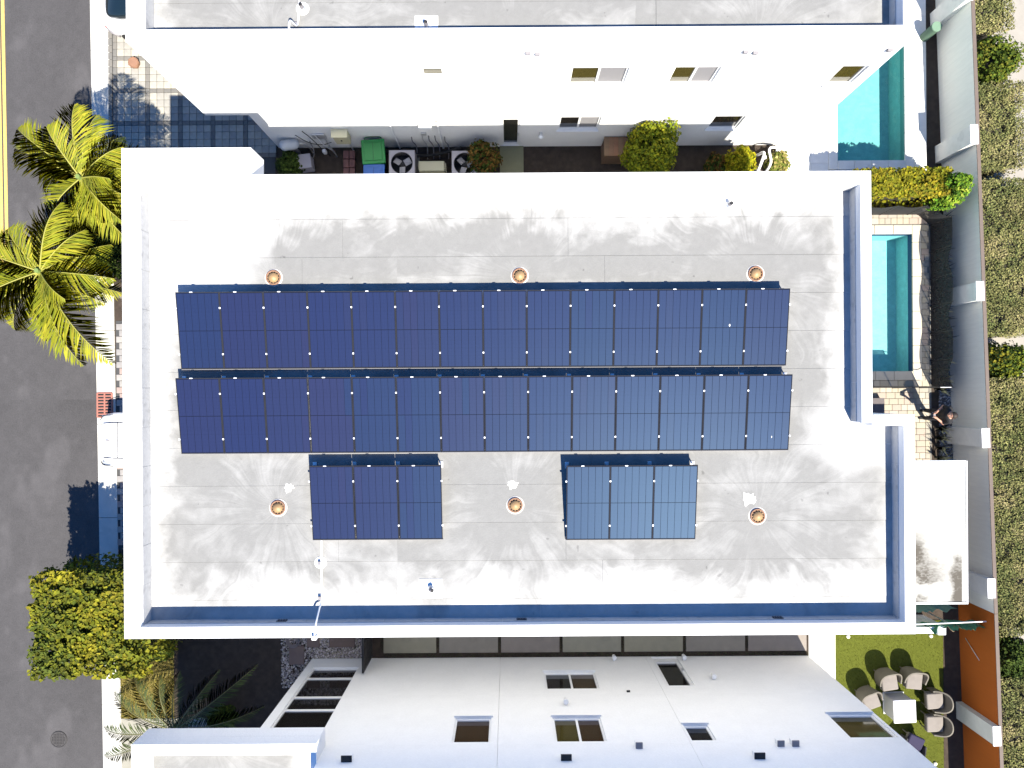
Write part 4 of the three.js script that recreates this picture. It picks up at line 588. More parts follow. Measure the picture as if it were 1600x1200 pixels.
// ---------------------------------------------------------------- boundary walls and fences
{
  const seg = (name, label, z0, z1, mat, capM, pil, h = 1.8) => {
    const zc = (z0 + z1) / 2, t = thing(name, label, 'wall', [EW.x(zc), 0, zc], EW.a), L = (z1 - z0) / Math.cos(EW.a);
    part(t, 'wall_face', box(0, 0.09, 0, h, -L / 2, L / 2), mat); part(t, 'coping', box(-0.008, 0.1, h, h + 0.02, -L / 2, L / 2), M(0.13, 0.1, 0.085, { map: concreteT }));
    for (const z of pil) { const lz = (z - zc) / Math.cos(EW.a), p = part(t, 'pilaster', box(-0.2, -0.001, 0, h + 0.032, lz - 0.28, lz + 0.28), capM); part(p, 'cap', box(-0.22, 0.02, h + 0.033, h + 0.07, lz - 0.3, lz + 0.3), mWhiteMetal); }
    return t;
  };
  const lineT = rep(tex(256, 256, (u, v) => { const n = 0.93 + 0.1 * fbm(u * 30, v * 6, 4) - 0.05 * (Math.abs((u * 14) % 1 - 0.5) > 0.46 ? 1 : 0); return [n, n, n]; }), 2, 2);
  seg('boundary_wall', 'long pale grey green boundary wall with pilasters behind both pools', -16, 6.75, M(0.78, 0.77, 0.69, { map: lineT, roughness: 0.95 }), M(0.8, 0.8, 0.76, { map: concreteT }), [-12.35, -7.95, -3.15, 1.35, 5.95]);
  seg('boundary_wall', 'orange painted boundary wall behind the green turf terrace', 6.76, 15, M(0.36, 0.085, 0.0015, { map: lineT, roughness: 0.9 }), M(0.36, 0.11, 0.012, { map: lineT }), []);
  const t = scene.children[scene.children.length - 1], p = part(t, 'pilaster', box(-0.2, -0.001, 0, 1.832, -0.68, -0.12), M(0.62, 0.64, 0.6, { map: concreteT }), 'pale pilaster on the orange wall'); part(p, 'cap', box(-0.22, 0.02, 1.833, 1.87, -0.7, -0.1), mWhiteMetal); part(t, 'wire', tube([[-0.001, 1.0, -2.4], [-0.05, 0.7, -2.7], [-0.02, 0.35, -2.9]], 0.012, 10), mAlu);
}
{ // black mesh safety fence: uprights and sagging panels
  const mesh = PM(0.012, 0.012, 0.014, { transparent: true, opacity: 0.88, roughness: 0.9 }), FX = 14.0, ZN = -5.951, ZS = -0.216, H = 1.2;
  const f = thing('pool_fence', 'black mesh pool safety fence with thin dark posts', 'fence', [FX, 0, ZS]);
  const panel = (a, b, sag) => { const g = new THREE.PlaneGeometry(1, 1, 8, 6), p = g.attributes.position; for (let i = 0; i < p.count; i++) { const u = p.getX(i) + 0.5, v = p.getY(i) + 0.5, s = sag * Math.sin(u * Math.PI) * v, nx = -(b[1] - a[1]), nz = b[0] - a[0], l = Math.hypot(nx, nz); p.setXYZ(i, mix(a[0], b[0], u) + nx / l * s * 0.6, 0.03 + v * (H - 0.02 - Math.abs(s) * 0.7), mix(a[1], b[1], u) + nz / l * s * 0.6); } g.computeVertexNormals(); partW(f, 'mesh_panel', g, mesh); };
  const post = (x, z) => partW(f, 'post', cyl(0.018, 0.015, H, x, 0, z, 10), mBlackMetal);
  const nE = 6, dz = (ZS - ZN - 0.35) / nE; for (let k = 0; k < nE; k++) { panel([FX, ZN + 0.35 + k * dz], [FX, ZN + 0.35 + (k + 1) * dz], 0.12 * (k % 2 ? 1 : -0.6)); post(FX, ZN + 0.35 + (k + 1) * dz); }
  panel([FX - 0.42, ZN], [FX, ZN + 0.35], 0.15); post(FX, ZN + 0.35);
  const xs = [11.2, 12.33, 13.24, FX - 0.42]; for (let k = 0; k < 3; k++) { panel([xs[k], ZN], [xs[k + 1], ZN], 0.09); post(xs[k + 1], ZN); }
  const xt = [11.2, 12.7, 13.6]; for (let k = 0; k < 2; k++) { panel([xt[k], ZS], [xt[k + 1], ZS], -0.06); post(xt[k + 1], ZS); } partW(f, 'post', cyl(0.018, 0.015, H, xt[0], 0, ZS, 10), mBlackMetal);
  partW(f, 'top_cord', tube([[13.6, H - 0.05, ZS], [13.8, 1.05, ZS], [FX, H - 0.05, ZS]], 0.012, 10), mWhiteMetal);
}
{ // divider between the middle garden and the turf terrace
  const z = 7.446, w = thing('garden_wall', 'low white rendered wall edging the green turf terrace', 'wall', [12.6, 0, z]); part(w, 'wall_body', box(-2.4, 0.85, 0, 1.15, -0.08, 0.08), mStucco); part(w, 'coping', box(-2.4, 0.87, 1.151, 1.2, -0.1, 0.1), mCap); part(w, 'end_post', box(0.86, 1.1, 0, 1.26, -0.13, 0.13), mStucco);
  const f = thing('wire_fence', 'thin white topped wire fence with torn green windscreen cloth', 'fence', [12.2, 0, z - 0.42]);
  part(f, 'rail', tube([[-1.2, 1.42, 0.18], [0.5, 1.4, 0.16], [2.9, 1.4, 0.08]], 0.022, 12), mWhiteMetal); for (const x of [-1.1, 0.2, 1.5, 2.8]) part(f, 'post', cyl(0.025, 0.025, 1.4, x, 0, 0.16 - 0.03 * (x > 1), 10), mAlu);
  const cloth = (x0, x1, zz, y, amp, c, n = 40) => { const g = new THREE.PlaneGeometry(1, 1, n, 6), p = g.attributes.position; for (let i = 0; i < p.count; i++) { const u = p.getX(i) + 0.5, v = p.getY(i) + 0.5, q = fbm(u * 9 + y, v * 2 + x0, 3) - 0.5, q2 = fbm(u * 14 + 7, y, 2) - 0.5; p.setXYZ(i, mix(x0, x1, u), y * (0.55 + 0.45 * v) + 0.2 * q2 * v, zz + amp * q * 2 + 0.09 * v * (1 + q2 * 3)); } g.computeVertexNormals(); part(f, 'windscreen_cloth', g, M(...c, { roughness: 0.9 })); };
  cloth(-1.2, 1.75, -0.35, 1.5, 0.10, [0.13, 0.26, 0.19]); cloth(-1.2, -0.2, 0.2, 1.35, 0.06, [0.4, 0.37, 0.3]); cloth(0.95, 2.9, 0.26, 1.35, 0.09, [0.08, 0.24, 0.13]); cloth(1.7, 2.7, 0.3, 1.2, 0.08, [0.35, 0.25, 0.16]);
}
{ // dark slatted gate across the south passage, and the planting by it
  const g = thing('passage_gate', 'narrow dark slatted gate across the side passage by the gravel', 'gate', [-4.597, 0, 8.0]);
  part(g, 'gate_frame', merge([box(-0.03, 0.03, 0.05, 1.5, -0.9, -0.84), box(-0.03, 0.03, 0.05, 1.5, 0.52, 0.58), box(-0.03, 0.03, 1.44, 1.5, -0.84, 0.52), box(-0.03, 0.03, 0.05, 0.11, -0.84, 0.52)]), mBlackMetal);
  for (let k = 0; k < 11; k++) part(g, 'slat', box(-0.02, 0.02, 0.12, 1.43, -0.82 + k * 0.123, -0.82 + k * 0.123 + 0.1), M(0.015, 0.013, 0.012, { roughness: 0.8 }));
}

// ---------------------------------------------------------------- things in the passage of the north house
{
  const b = thing('wheeled_bin', 'green lidded wheeled rubbish bin standing in the shaded passage', 'bin', [...[-4.452, 0, -8.184]], 0.06); b.position.z -= 0.32; b.position.x -= 0.16 - 0.1;
  b.position.set(-4.257, 0, -7.825);
  const bin = (b, mBody, mLid) => {
    const body = rbox(0.62, 0.95, 0.72, 0.05, 0, 0.52, 0), p = body.attributes.position; for (let i = 0; i < p.count; i++) { const k = 0.78 + 0.22 * p.getY(i); p.setX(i, p.getX(i) * k); p.setZ(i, p.getZ(i) * k); } body.computeVertexNormals(); part(b, 'body', body, mBody);
    const lid = part(b, 'lid', rbox(0.74, 0.07, 0.78, 0.03, 0, 1.02, 0.01, 3), mLid); part(lid, 'raised_panel', rbox(0.56, 0.03, 0.56, 0.014, 0, 1.065, 0.02), mLid); part(b, 'lid_rib', box(-0.006, 0.006, 1.07, 1.09, -0.26, 0.3), mBody);
    part(b, 'handle', tube([[-0.26, 0.98, -0.36], [-0.26, 1.0, -0.44], [0.26, 1.0, -0.44], [0.26, 0.98, -0.36]], 0.018, 20), mBody);
    for (const s of [-1, 1]) part(b, 'wheel', cyl(0.11, 0.11, 0.05, 0, -0.025, 0, 20).rotateZ(Math.PI / 2).translate(s * 0.3, 0.11, -0.3), mRubber);
  };
  bin(b, M(0.008, 0.09, 0.025, { roughness: 0.5 }), M(0.011, 0.2, 0.04, { roughness: 0.45 }));
  const c = thing('wheeled_bin', 'blue lidded recycling bin beside the green bin', 'bin', [-4.251, 0, -7.089], -0.03); bin(c, M(0.01, 0.03, 0.12, { roughness: 0.5 }), M(0.025, 0.11, 0.37, { roughness: 0.45 })); c.scale.set(0.92, 0.95, 0.92);
  const ac = (px, pz, label, rot) => {
    const t = thing('air_conditioner', label, 'air conditioner', [px, 0, pz]); t.position.y = 0.06; part(t, 'plinth', box(-0.46, 0.46, -0.06, 0, -0.46, 0.46), mConcreteGrey);
    const s = new THREE.Shape([[-0.41, -0.41], [0.41, -0.41], [0.41, 0.41], [-0.41, 0.41]].map((p) => new THREE.Vector2(...p))), hole = new THREE.Path(); hole.absarc(0, 0, 0.345, 0, 6.2832, true); s.holes.push(hole);
    part(t, 'top_panel', uvM(new THREE.ExtrudeGeometry(s, { depth: 0.04, bevelEnabled: false, curveSegments: 32 }).rotateX(-Math.PI / 2).translate(0, 0.82, 0)), M(0.34, 0.32, 0.34, { roughness: 0.55 }));
    for (const [a, e, f, g2] of [[-0.41, 0.41, -0.41, -0.395], [-0.41, 0.41, 0.395, 0.41], [-0.41, -0.395, -0.395, 0.395], [0.395, 0.41, -0.395, 0.395]]) part(t, 'side_panel', box(a, e, 0, 0.819, f, g2), mGreyPlastic);
    part(t, 'well', cyl(0.385, 0.385, 0.02, 0, 0.42, 0, 32), mDark);
    const fan = part(t, 'fan', cyl(0.07, 0.06, 0.1, 0, 0.66, 0, 20), mDark); for (let k = 0; k < 3; k++) part(fan, 'blade', rbox(0.22, 0.012, 0.2, 0.004, 0.185, 0, 0).rotateX(0.35).rotateY(rot + k * 2.094).translate(0, 0.71, 0), M(0.34, 0.33, 0.34, { roughness: 0.5, metalness: 0.2 }));
    const rings = []; for (const r of [0.34]) rings.push(new THREE.TorusGeometry(r, 0.006, 6, 40).rotateX(Math.PI / 2).translate(0, 0.865, 0)); for (let k = 0; k < 4; k++) rings.push(tube([[-0.34, 0.865, 0], [0, 0.875, 0], [0.34, 0.865, 0]], 0.003, 6, 5).rotateY(k * 0.785)); part(t, 'grille', merge(rings), mBlackMetal);
  };
  ac(-3.368, -7.483, 'grey air conditioning unit beside the bins with its fan showing', 0.5); ac(-1.364, -7.45, 'grey air conditioning unit half hidden by the rusty bush', 2.3);
  const k = thing('compressor_box', 'cream heat pump box lying between the two air conditioners', 'heat pump', [-2.449, 0, -7.459]); part(k, 'casing', rbox(0.84, 0.6, 0.32, 0.03, 0, 0.4, 0), M(0.42, 0.40, 0.27, { roughness: 0.5 })); for (const x of [-0.3, 0.3]) part(k, 'foot', box(x - 0.04, x + 0.04, 0, 0.1, -0.16, 0.16), mBlackMetal); part(k, 'side_cover', rbox(0.05, 0.4, 0.26, 0.02, 0.44, 0.4, 0), M(0.36, 0.34, 0.24));
  const e = thing('meter_cabinet', 'cream electric meter cabinet fixed to the sunlit house wall', 'meter cabinet', [-5.189, 1.0, NZ]); part(e, 'casing', rbox(0.46, 0.66, 0.24, 0.02, 0, 0.33, 0.122), M(0.5, 0.46, 0.3, { roughness: 0.5 })); part(e, 'hood', rbox(0.5, 0.03, 0.27, 0.01, 0, 0.675, 0.137), M(0.55, 0.52, 0.36)); part(e, 'conduit', tube([[0.1, 0, 0.1], [0.1, -0.5, 0.1], [0.12, -0.98, 0.14]], 0.025, 10), mAlu); part(e, 'latch', box(-0.02, 0.02, 0.3, 0.38, 0.243, 0.26), mBlackMetal);
  const w = thing('pipe_manifold', 'tangle of black hoses and grey pipes below the meter cabinet', 'pipes', [-5.954, 0, NZ]);
  for (const [pts, r, m] of [[[[-0.7, 1.3, 0.05], [-0.4, 1.0, 0.16], [0, 0.85, 0.2], [0.35, 0.95, 0.16]], 0.012, mRubber], [[[-0.4, 1.6, 0.04], [-0.25, 1.2, 0.1], [-0.05, 0.7, 0.25], [0.1, 0.1, 0.3]], 0.014, mRubber], [[[-0.1, 1.3, 0.05], [0.1, 0.9, 0.22], [0.3, 0.5, 0.28], [0.3, 0.02, 0.3]], 0.024, mAlu], [[[0.15, 1.0, 0.05], [0.2, 0.6, 0.16], [0.25, 0.02, 0.2]], 0.026, mAlu], [[[-0.35, 0.9, 0.1], [-0.35, 0.4, 0.3], [-0.55, 0.05, 0.5]], 0.018, mGreyPlastic]]) part(w, 'hose', tube(pts, r, 24), m);
  part(w, 'valve', rbox(0.12, 0.24, 0.12, 0.03, 0.02, 0.5, 0.3), M(0.55, 0.55, 0.56, { roughness: 0.4 })); part(w, 'backplate', rbox(0.42, 0.36, 0.06, 0.01, 0.0, 1.15, 0.035), mAlu);
  const p = thing('pipe_manifold', 'row of thin wall pipes and cables above the cream heat pump', 'pipes', [-2.493, 0, NZ]); for (const [x, hh] of [[-0.55, 1.0], [-0.2, 1.15], [0, 1.1], [0.2, 1.1], [0.5, 1.0]]) part(p, 'pipe', tube([[x, hh, 0.03], [x, hh - 0.25, 0.08], [x + 0.08, 0.4, 0.12], [x + 0.05, 0.02, 0.4]], 0.018, 20), hh > 1.1 ? mAlu : mGreyPlastic); part(p, 'hose', tube([[-0.9, 0.45, 0.25], [-0.3, 0.35, 0.4], [0.3, 0.4, 0.35], [1.0, 0.5, 0.2]], 0.05, 24), mRubber); part(p, 'switch_box', rbox(0.4, 0.32, 0.16, 0.02, 0.0, 1.95, 0.082), mStucco); part(p, 'switch_box', rbox(0.16, 0.2, 0.1, 0.02, -0.12, 1.4, 0.052), mAlu);
  const tnk = thing('filter_tank', 'tilted white water filter tank beside the passage corner', 'tank', [-6.962, 0.5, -8.098], 0.35); part(tnk, 'vessel', uvM(new THREE.CapsuleGeometry(0.17, 0.3, 6, 18).rotateZ(1.1).translate(0, 0.4, 0)), M(0.42, 0.45, 0.48, { roughness: 0.35 })); part(tnk, 'spout', tube([[0.26, 0.3, 0.02], [0.4, 0.2, 0.05], [0.5, -0.1, 0.12], [0.5, -0.5, 0.14]], 0.022, 12), mAlu); part(tnk, 'stand', box(-0.12, 0.12, -0.5, 0.28, -0.06, 0.06), mGreyPlastic);
  const q = thing('utility_box', 'plain grey square utility box under the hoses', 'utility box', [-6.607, 0, -7.694], 0.12); part(q, 'casing', rbox(0.42, 0.5, 0.42, 0.02, 0, 0.25, 0), M(0.28, 0.26, 0.29)); part(q, 'lid', rbox(0.46, 0.03, 0.46, 0.012, 0, 0.515, 0), M(0.32, 0.3, 0.33));
  const cr = thing('brick_pile', 'small stack of red brown blocks beside the green bin', 'blocks', [-5.218, 0, -7.72]); for (let i = 0; i < 2; i++) for (let j = 0; j < 3; j++) for (let l = 0; l < 2; l++) part(cr, 'block', rbox(0.18, 0.08, 0.26, 0.01, -0.1 + i * 0.2, 0.04 + l * 0.085, -0.3 + j * 0.29), M(0.15 + 0.04 * l, 0.09, 0.085, { map: concreteT }));
  const sb = thing('storage_box', 'brown wooden storage box against the wall left of large bush', 'storage box', [3.545, 0, NZ + 0.32]); for (let i = 0; i < 6; i++) part(sb, 'plank', rbox(0.148, 0.03, 0.6, 0.006, -0.375 + i * 0.152, 0.89, 0, 1), M(0.26 + 0.03 * (i % 3), 0.165, 0.095, { map: concreteT })); part(sb, 'casing', box(-0.44, 0.44, 0, 0.87, -0.28, 0.28), M(0.14, 0.085, 0.05));
  const pp = thing('pool_pump', 'white pool pump pipes bent beside the yellow bush', 'pool pump', [8.235, 0, -7.677]); part(pp, 'pipe', tube([[-0.1, 0.1, 0.5], [-0.1, 0.7, 0.3], [0.02, 0.75, -0.1], [0.02, 0.1, -0.25]], 0.045, 24, 10), mWhiteMetal); part(pp, 'pipe', tube([[0.2, 0.1, 0.45], [0.22, 0.8, 0.2], [0.2, 0.75, -0.25], [0.7, 0.5, -0.35]], 0.04, 24, 10), mWhiteMetal); part(pp, 'motor', cyl(0.14, 0.14, 0.4, -0.05, 0, 0, 20).rotateX(1.57).translate(0, 0.25, 0.3), mGreyPlastic); part(pp, 'valve', rbox(0.1, 0.1, 0.1, 0.02, 0.02, 0.8, 0.05), mWhiteMetal);
  const dv = thing('wall_lamp', 'round white lamp fixed low on the wall beside the dark door', 'lamp', [1.061, 1.25, NZ]); part(dv, 'globe', uvM(new THREE.SphereGeometry(0.08, 18, 12).translate(0, 0, 0.13)), mWhiteMetal); part(dv, 'bracket', cyl(0.05, 0.05, 0.06, 0, 0, 0, 16).rotateX(1.57), mAlu);
  const ps = thing('drum', 'small green capped drum standing below the boundary wall pilaster', 'drum', [13.847, 0, -11.832]); part(ps, 'barrel', cyl(0.15, 0.15, 0.7, 0, 0, 0, 24), M(0.06, 0.11, 0.075)); part(ps, 'lid', cyl(0.165, 0.16, 0.04, 0, 0.7, 0, 24), M(0.12, 0.2, 0.14));
  const hs = thing('garden_hose', 'coiled grey garden hose lying at the house base in gravel', 'hose', [-7.178, 0.03, 8.014]); const hp = []; for (let i = 0; i < 60; i++) { const a = i * 0.42; hp.push([Math.cos(a) * (0.16 + 0.0012 * i), 0.02 + 0.0018 * i, Math.sin(a) * (0.16 + 0.0012 * i)]); } part(hs, 'coil', tube(hp, 0.014, 300, 6), M(0.2, 0.17, 0.17)); part(hs, 'nozzle', cyl(0.02, 0.012, 0.12, 0, 0, 0, 10).rotateZ(1.3).translate(0.25, 0.06, 0.1), mBlackMetal);
}
{ // hexagonal terracotta cap on a post, north forecourt
  const t = thing('terracotta_planter', 'hexagonal terracotta topped planter standing on the pale forecourt', 'planter', [...[-12.295, 0.2, -11.092]]); t.position.y = 0.03;
  const mt = M(0.24, 0.125, 0.075, { map: concreteT, roughness: 0.85 }); part(t, 'pot', cyl(0.16, 0.175, 0.12, 0, 0, 0, 6).rotateY(0.52), mt); part(t, 'lid', cyl(0.19, 0.18, 0.05, 0, 0.12, 0, 6).rotateY(0.52), M(0.26, 0.14, 0.09, { map: concreteT })); part(t, 'rim', uvM(new THREE.TorusGeometry(0.175, 0.012, 6, 6).rotateX(1.5708).rotateY(0.52).translate(0, 0.172, 0)), mt);
}

// ---------------------------------------------------------------- turf terrace furniture
{
  const mSh = M(0.13, 0.117, 0.095, { roughness: 0.7, map: concreteT }), mCu = M(0.2, 0.18, 0.165, { roughness: 0.9, map: concreteT }), mPurple = M(0.02, 0.016, 0.045, { roughness: 0.9 });
  // tub chair: its back is on -z, it faces +z
  const chair = (label, x, z, turn, cushion, group) => {
    const t = thing('tub_chair', label, 'chair', [x, 0.03, z], turn, group), pos = [], idx = [], N = 26, prof = (u) => 0.56 + 0.28 * Math.pow(Math.sin(u * Math.PI), 1.5);
    const path = (u, r) => { const s = u * 2 - 1, k = 2.7; const a = -Math.PI / 2 + s * 1.9, cx = Math.cos(a), cz = Math.sin(a), q = Math.pow(Math.pow(Math.abs(cx), k) + Math.pow(Math.abs(cz), k), -1 / k); return [cx * q * r, cz * q * r]; };
    for (let i = 0; i <= N; i++) { const u = i / N, [xo, zo] = path(u, 0.33), [xi, zi] = path(u, 0.295), h = prof(u), fl = 1.08, lo = 0.12; pos.push(xo * 0.92, lo, zo * 0.92, xo * fl, h, zo * fl, xi * fl, h, zi * fl, xi * 0.92, lo, zi * 0.92); }
    for (let i = 0; i < N; i++) for (let k = 0; k < 4; k++) { const a = i * 4 + k, b = i * 4 + (k + 1) % 4, c = a + 4, d = b + 4; idx.push(a, c, b, b, c, d); } idx.push(0, 1, 2, 0, 2, 3, N * 4, N * 4 + 2, N * 4 + 1, N * 4, N * 4 + 3, N * 4 + 2);
    const g = new THREE.BufferGeometry(); g.setAttribute('position', new THREE.Float32BufferAttribute(pos, 3)); g.setIndex(idx); const ng = g.toNonIndexed(); ng.computeVertexNormals(); part(t, 'shell', uvM(ng), mSh);
    part(t, 'seat', rbox(0.54, 0.1, 0.54, 0.04, 0, 0.33, 0.02, 3), mSh); part(t, 'cushion', rbox(0.52, 0.13, 0.54, 0.05, 0, 0.45, 0.04, 3), cushion); for (const sx of [-1, 1]) for (const sz of [-1, 1]) part(t, 'leg', cyl(0.018, 0.025, 0.3, sx * 0.23, 0, sz * 0.22, 8), mSh); return t;
  };
  const north = 'taupe tub chair backing onto open turf, one of a close pair';
  chair(north, 12.301, 9.309, 0.15, mCu, 'pair of tub chairs on open turf'); chair(north, 13.114, 9.272, -0.1, mCu, 'pair of tub chairs on open turf');
  chair('taupe tub chair between the house wall and the white table', 11.693, 9.91, 0.35, mCu);
  const east = 'taupe tub chair at the table side facing the orange wall shadow'; chair(east, 13.818, 9.964, -1.5, mCu, 'pair of tub chairs by the orange wall'); chair(east, 13.814, 10.715, -1.55, mCu, 'pair of tub chairs by the orange wall');
  chair('dark tub chair with purple cushion behind the white table', 13.101, 11.398, 2.7, mPurple).children[0].material = M(0.03, 0.028, 0.033, { roughness: 0.7 });
  const t = thing('cube_table', 'square white cube table amid the taupe chairs on turf', 'table', [12.673, 0.03, 10.202], 0.03); part(t, 'top', rbox(0.72, 0.06, 0.74, 0.05, 0, 0.70, 0, 4), M(0.8, 0.8, 0.8, { roughness: 0.5 })); part(t, 'body', rbox(0.66, 0.64, 0.68, 0.05, 0, 0.345, 0, 3), M(0.5, 0.49, 0.48, { roughness: 0.7 })); part(t, 'plinth', rbox(0.7, 0.05, 0.72, 0.02, 0, 0.025, 0), M(0.6, 0.6, 0.58));
  const lampAt = (px, pz, label) => { const l = thing('turf_light', label, 'ground lamp', [px, 0.03, pz]); part(l, 'housing', cyl(0.055, 0.055, 0.05, 0, 0, 0, 20), mWhiteMetal); part(l, 'lens', uvM(new THREE.SphereGeometry(0.05, 18, 8, 0, 6.283, 0, 1.57).scale(1, 0.5, 1).translate(0, 0.05, 0)), M(0.75, 0.7, 0.45, { roughness: 0.3 })); };
  lampAt(...[13.926, 8.009], 'round white ground lamp near the low white wall'); lampAt(...[11.186, 8.013], 'round white ground lamp at turf corner beside the patio'); lampAt(...[14.048, 12.236], 'round white ground lamp near the house corner end of turf');
}

// ---------------------------------------------------------------- cars
function loft(rings, closeEnds = true) {                    // rings of equal length, each a list of [x, y, z]
  const pos = [], idx = [], n = rings[0].length; rings.forEach((r) => r.forEach((p) => pos.push(...p)));
  for (let i = 0; i < rings.length - 1; i++) for (let k = 0; k < n; k++) { const a = i * n + k, b = i * n + (k + 1) % n; idx.push(a, b, a + n, b, b + n, a + n); }
  if (closeEnds) for (const i of [0, rings.length - 1]) { const c = pos.length / 3, q = rings[i].reduce((s, p) => s.map((v, j) => v + p[j] / n), [0, 0, 0]); pos.push(...q); for (let k = 0; k < n; k++) idx.push(c, i * n + k, i * n + (k + 1) % n); }
  const g = new THREE.BufferGeometry(); g.setAttribute('position', new THREE.Float32BufferAttribute(pos, 3)); g.setIndex(idx); g.computeVertexNormals(); return g;
}
const section = (x, hw, y0, y1, e = 4) => { const r = []; for (let k = 0; k < 28; k++) { const a = k / 28 * 6.2832, c = Math.cos(a), s = Math.sin(a), q = Math.pow(Math.pow(Math.abs(c), e) + Math.pow(Math.abs(s), e), -1 / e); r.push([x, (y0 + y1) / 2 + s * q * (y1 - y0) / 2, c * q * hw]); } return r; };
function car(label, x, z, o) {                               // the end that shows is at local x = 0; the car runs towards +x
  const c = thing('parked_car', label, 'car', [x, 0.03, z]), hw = 0.9;
  const body = o.rear ? [[0, 0.3, 0.5, 0.75], [0.03, 0.48, 0.4, 0.88], [0.1, 0.64, 0.32, 0.96], [0.25, 0.78, 0.28, 1.0], [0.5, 0.88, 0.26, 1.0], [0.8, 0.905, 0.26, 1.0], [1.5, 0.91, 0.24, 1.0], [3.2, 0.91, 0.24, 0.98], [4.1, 0.86, 0.28, 0.85], [4.4, 0.7, 0.4, 0.7]] : [[0, 0.6, 0.42, 0.66], [0.05, 0.76, 0.34, 0.78], [0.16, 0.84, 0.28, 0.88], [0.45, 0.89, 0.25, 0.96], [1.15, 0.9, 0.24, 1.03], [2.4, 0.91, 0.24, 1.04], [4.0, 0.9, 0.26, 1.0], [4.4, 0.82, 0.34, 0.9], [4.5, 0.7, 0.45, 0.75]];
  part(c, 'body', loft(body.map(([a, w, y0, y1]) => section(a, w, y0, y1, 5))), mPaintWhite);
  const cab = o.rear ? [[0.30, 0.34, 0.95, 1.02], [0.36, 0.5, 0.95, 1.1], [0.5, 0.62, 0.95, 1.24], [0.85, 0.7, 0.95, 1.42], [1.5, 0.71, 0.95, 1.58], [2.4, 0.72, 0.95, 1.55], [3.3, 0.74, 0.95, 1.05]] : [[1.05, 0.72, 0.96, 1.05], [1.75, 0.72, 0.96, 1.52], [2.2, 0.71, 0.96, 1.62], [3.6, 0.7, 0.96, 1.6], [4.25, 0.72, 0.96, 1.1]];
  const gl = part(c, 'windows', loft(cab.map(([a, w, y0, y1]) => section(a, w, y0, y1, 4))), mCarGlass);
  part(c, 'roof', o.rear ? loft([[1.45, 0.6, 1.5, 1.59], [1.7, 0.66, 1.54, 1.62], [2.5, 0.66, 1.5, 1.585]].map(([a, w, y0, y1]) => section(a, w, y0, y1, 4))) : loft([[1.82, 0.64, 1.5, 1.58], [2.3, 0.66, 1.56, 1.66], [3.6, 0.65, 1.54, 1.63]].map(([a, w, y0, y1]) => section(a, w, y0, y1, 4))), mPaintWhite);
  for (const wx of [0.8, 3.5]) for (const s of [-1, 1]) { const w = part(c, 'wheel', uvM(new THREE.TorusGeometry(0.25, 0.095, 12, 28).scale(1, 1, 1.1).translate(wx, 0.32, s * 0.8)), mRubber); part(w, 'rim', cyl(0.19, 0.19, 0.12, 0, -0.06, 0, 20).rotateX(1.5708).translate(wx, 0.32, s * 0.83), mAlu); }
  for (const s of [-1, 1]) {
    if (o.rear) part(c, 'tail_light', rbox(0.05, 0.1, 0.16, 0.02, 0.11, 0.62, s * 0.6), M(0.4, 0.02, 0.02, { roughness: 0.3 }));
    else { const hl = part(c, 'headlight', rbox(0.34, 0.1, 0.16, 0.04, 0.26, 0.83, s * 0.735, 3).rotateY(0), M(0.42, 0.44, 0.46, { roughness: 0.15, metalness: 0.3 })); part(hl, 'lamp_trim', tube([[0.05, 0.86, s * 0.64], [0.14, 0.905, s * 0.76], [0.5, 0.95, s * 0.835]], 0.012, 14), mBlackMetal); part(c, 'wing_mirror', rbox(0.12, 0.12, 0.2, 0.04, 1.35, 1.08, s * 1.0), mPaintWhite); }
  }
  if (o.rear) { part(c, 'bumper', loft([[-0.06, 0.32], [-0.02, 0.5], [0.05, 0.66], [0.2, 0.8], [0.45, 0.905]].map(([a, w]) => section(a, w, 0.34, 0.52, 5))), mGreyPlastic); part(c, 'wiper', tube([[0.33, 1.02, -0.1], [0.44, 1.16, -0.3]], 0.012, 6), mBlackMetal); }
  else {
    const gap = []; for (const s of [-1, 1]) gap.push(tube([[0.16, 0.886, s * 0.545], [0.45, 0.963, s * 0.565], [0.75, 0.993, s * 0.57], [1.1, 1.028, s * 0.58]], 0.014, 16, 5)); gap.push(tube([[0.66, 0.985, -0.57], [0.66, 0.99, 0], [0.66, 0.985, 0.57]], 0.012, 10, 5)); part(c, 'bonnet_gap', merge(gap), mBlackMetal);
    part(c, 'grille', rbox(0.06, 0.2, 0.8, 0.03, 0.03, 0.56, 0), mBlackMetal); part(c, 'emblem', rbox(0.16, 0.02, 0.05, 0.008, 0.34, 0.936, 0), mGreyPlastic);
  }
}
car('white car parked on the forecourt below the solar roofed house', -13.102, 1.31, {});
car('white car parked outside the many windowed house, rear glass showing', -13.035, -12.693, { rear: true });

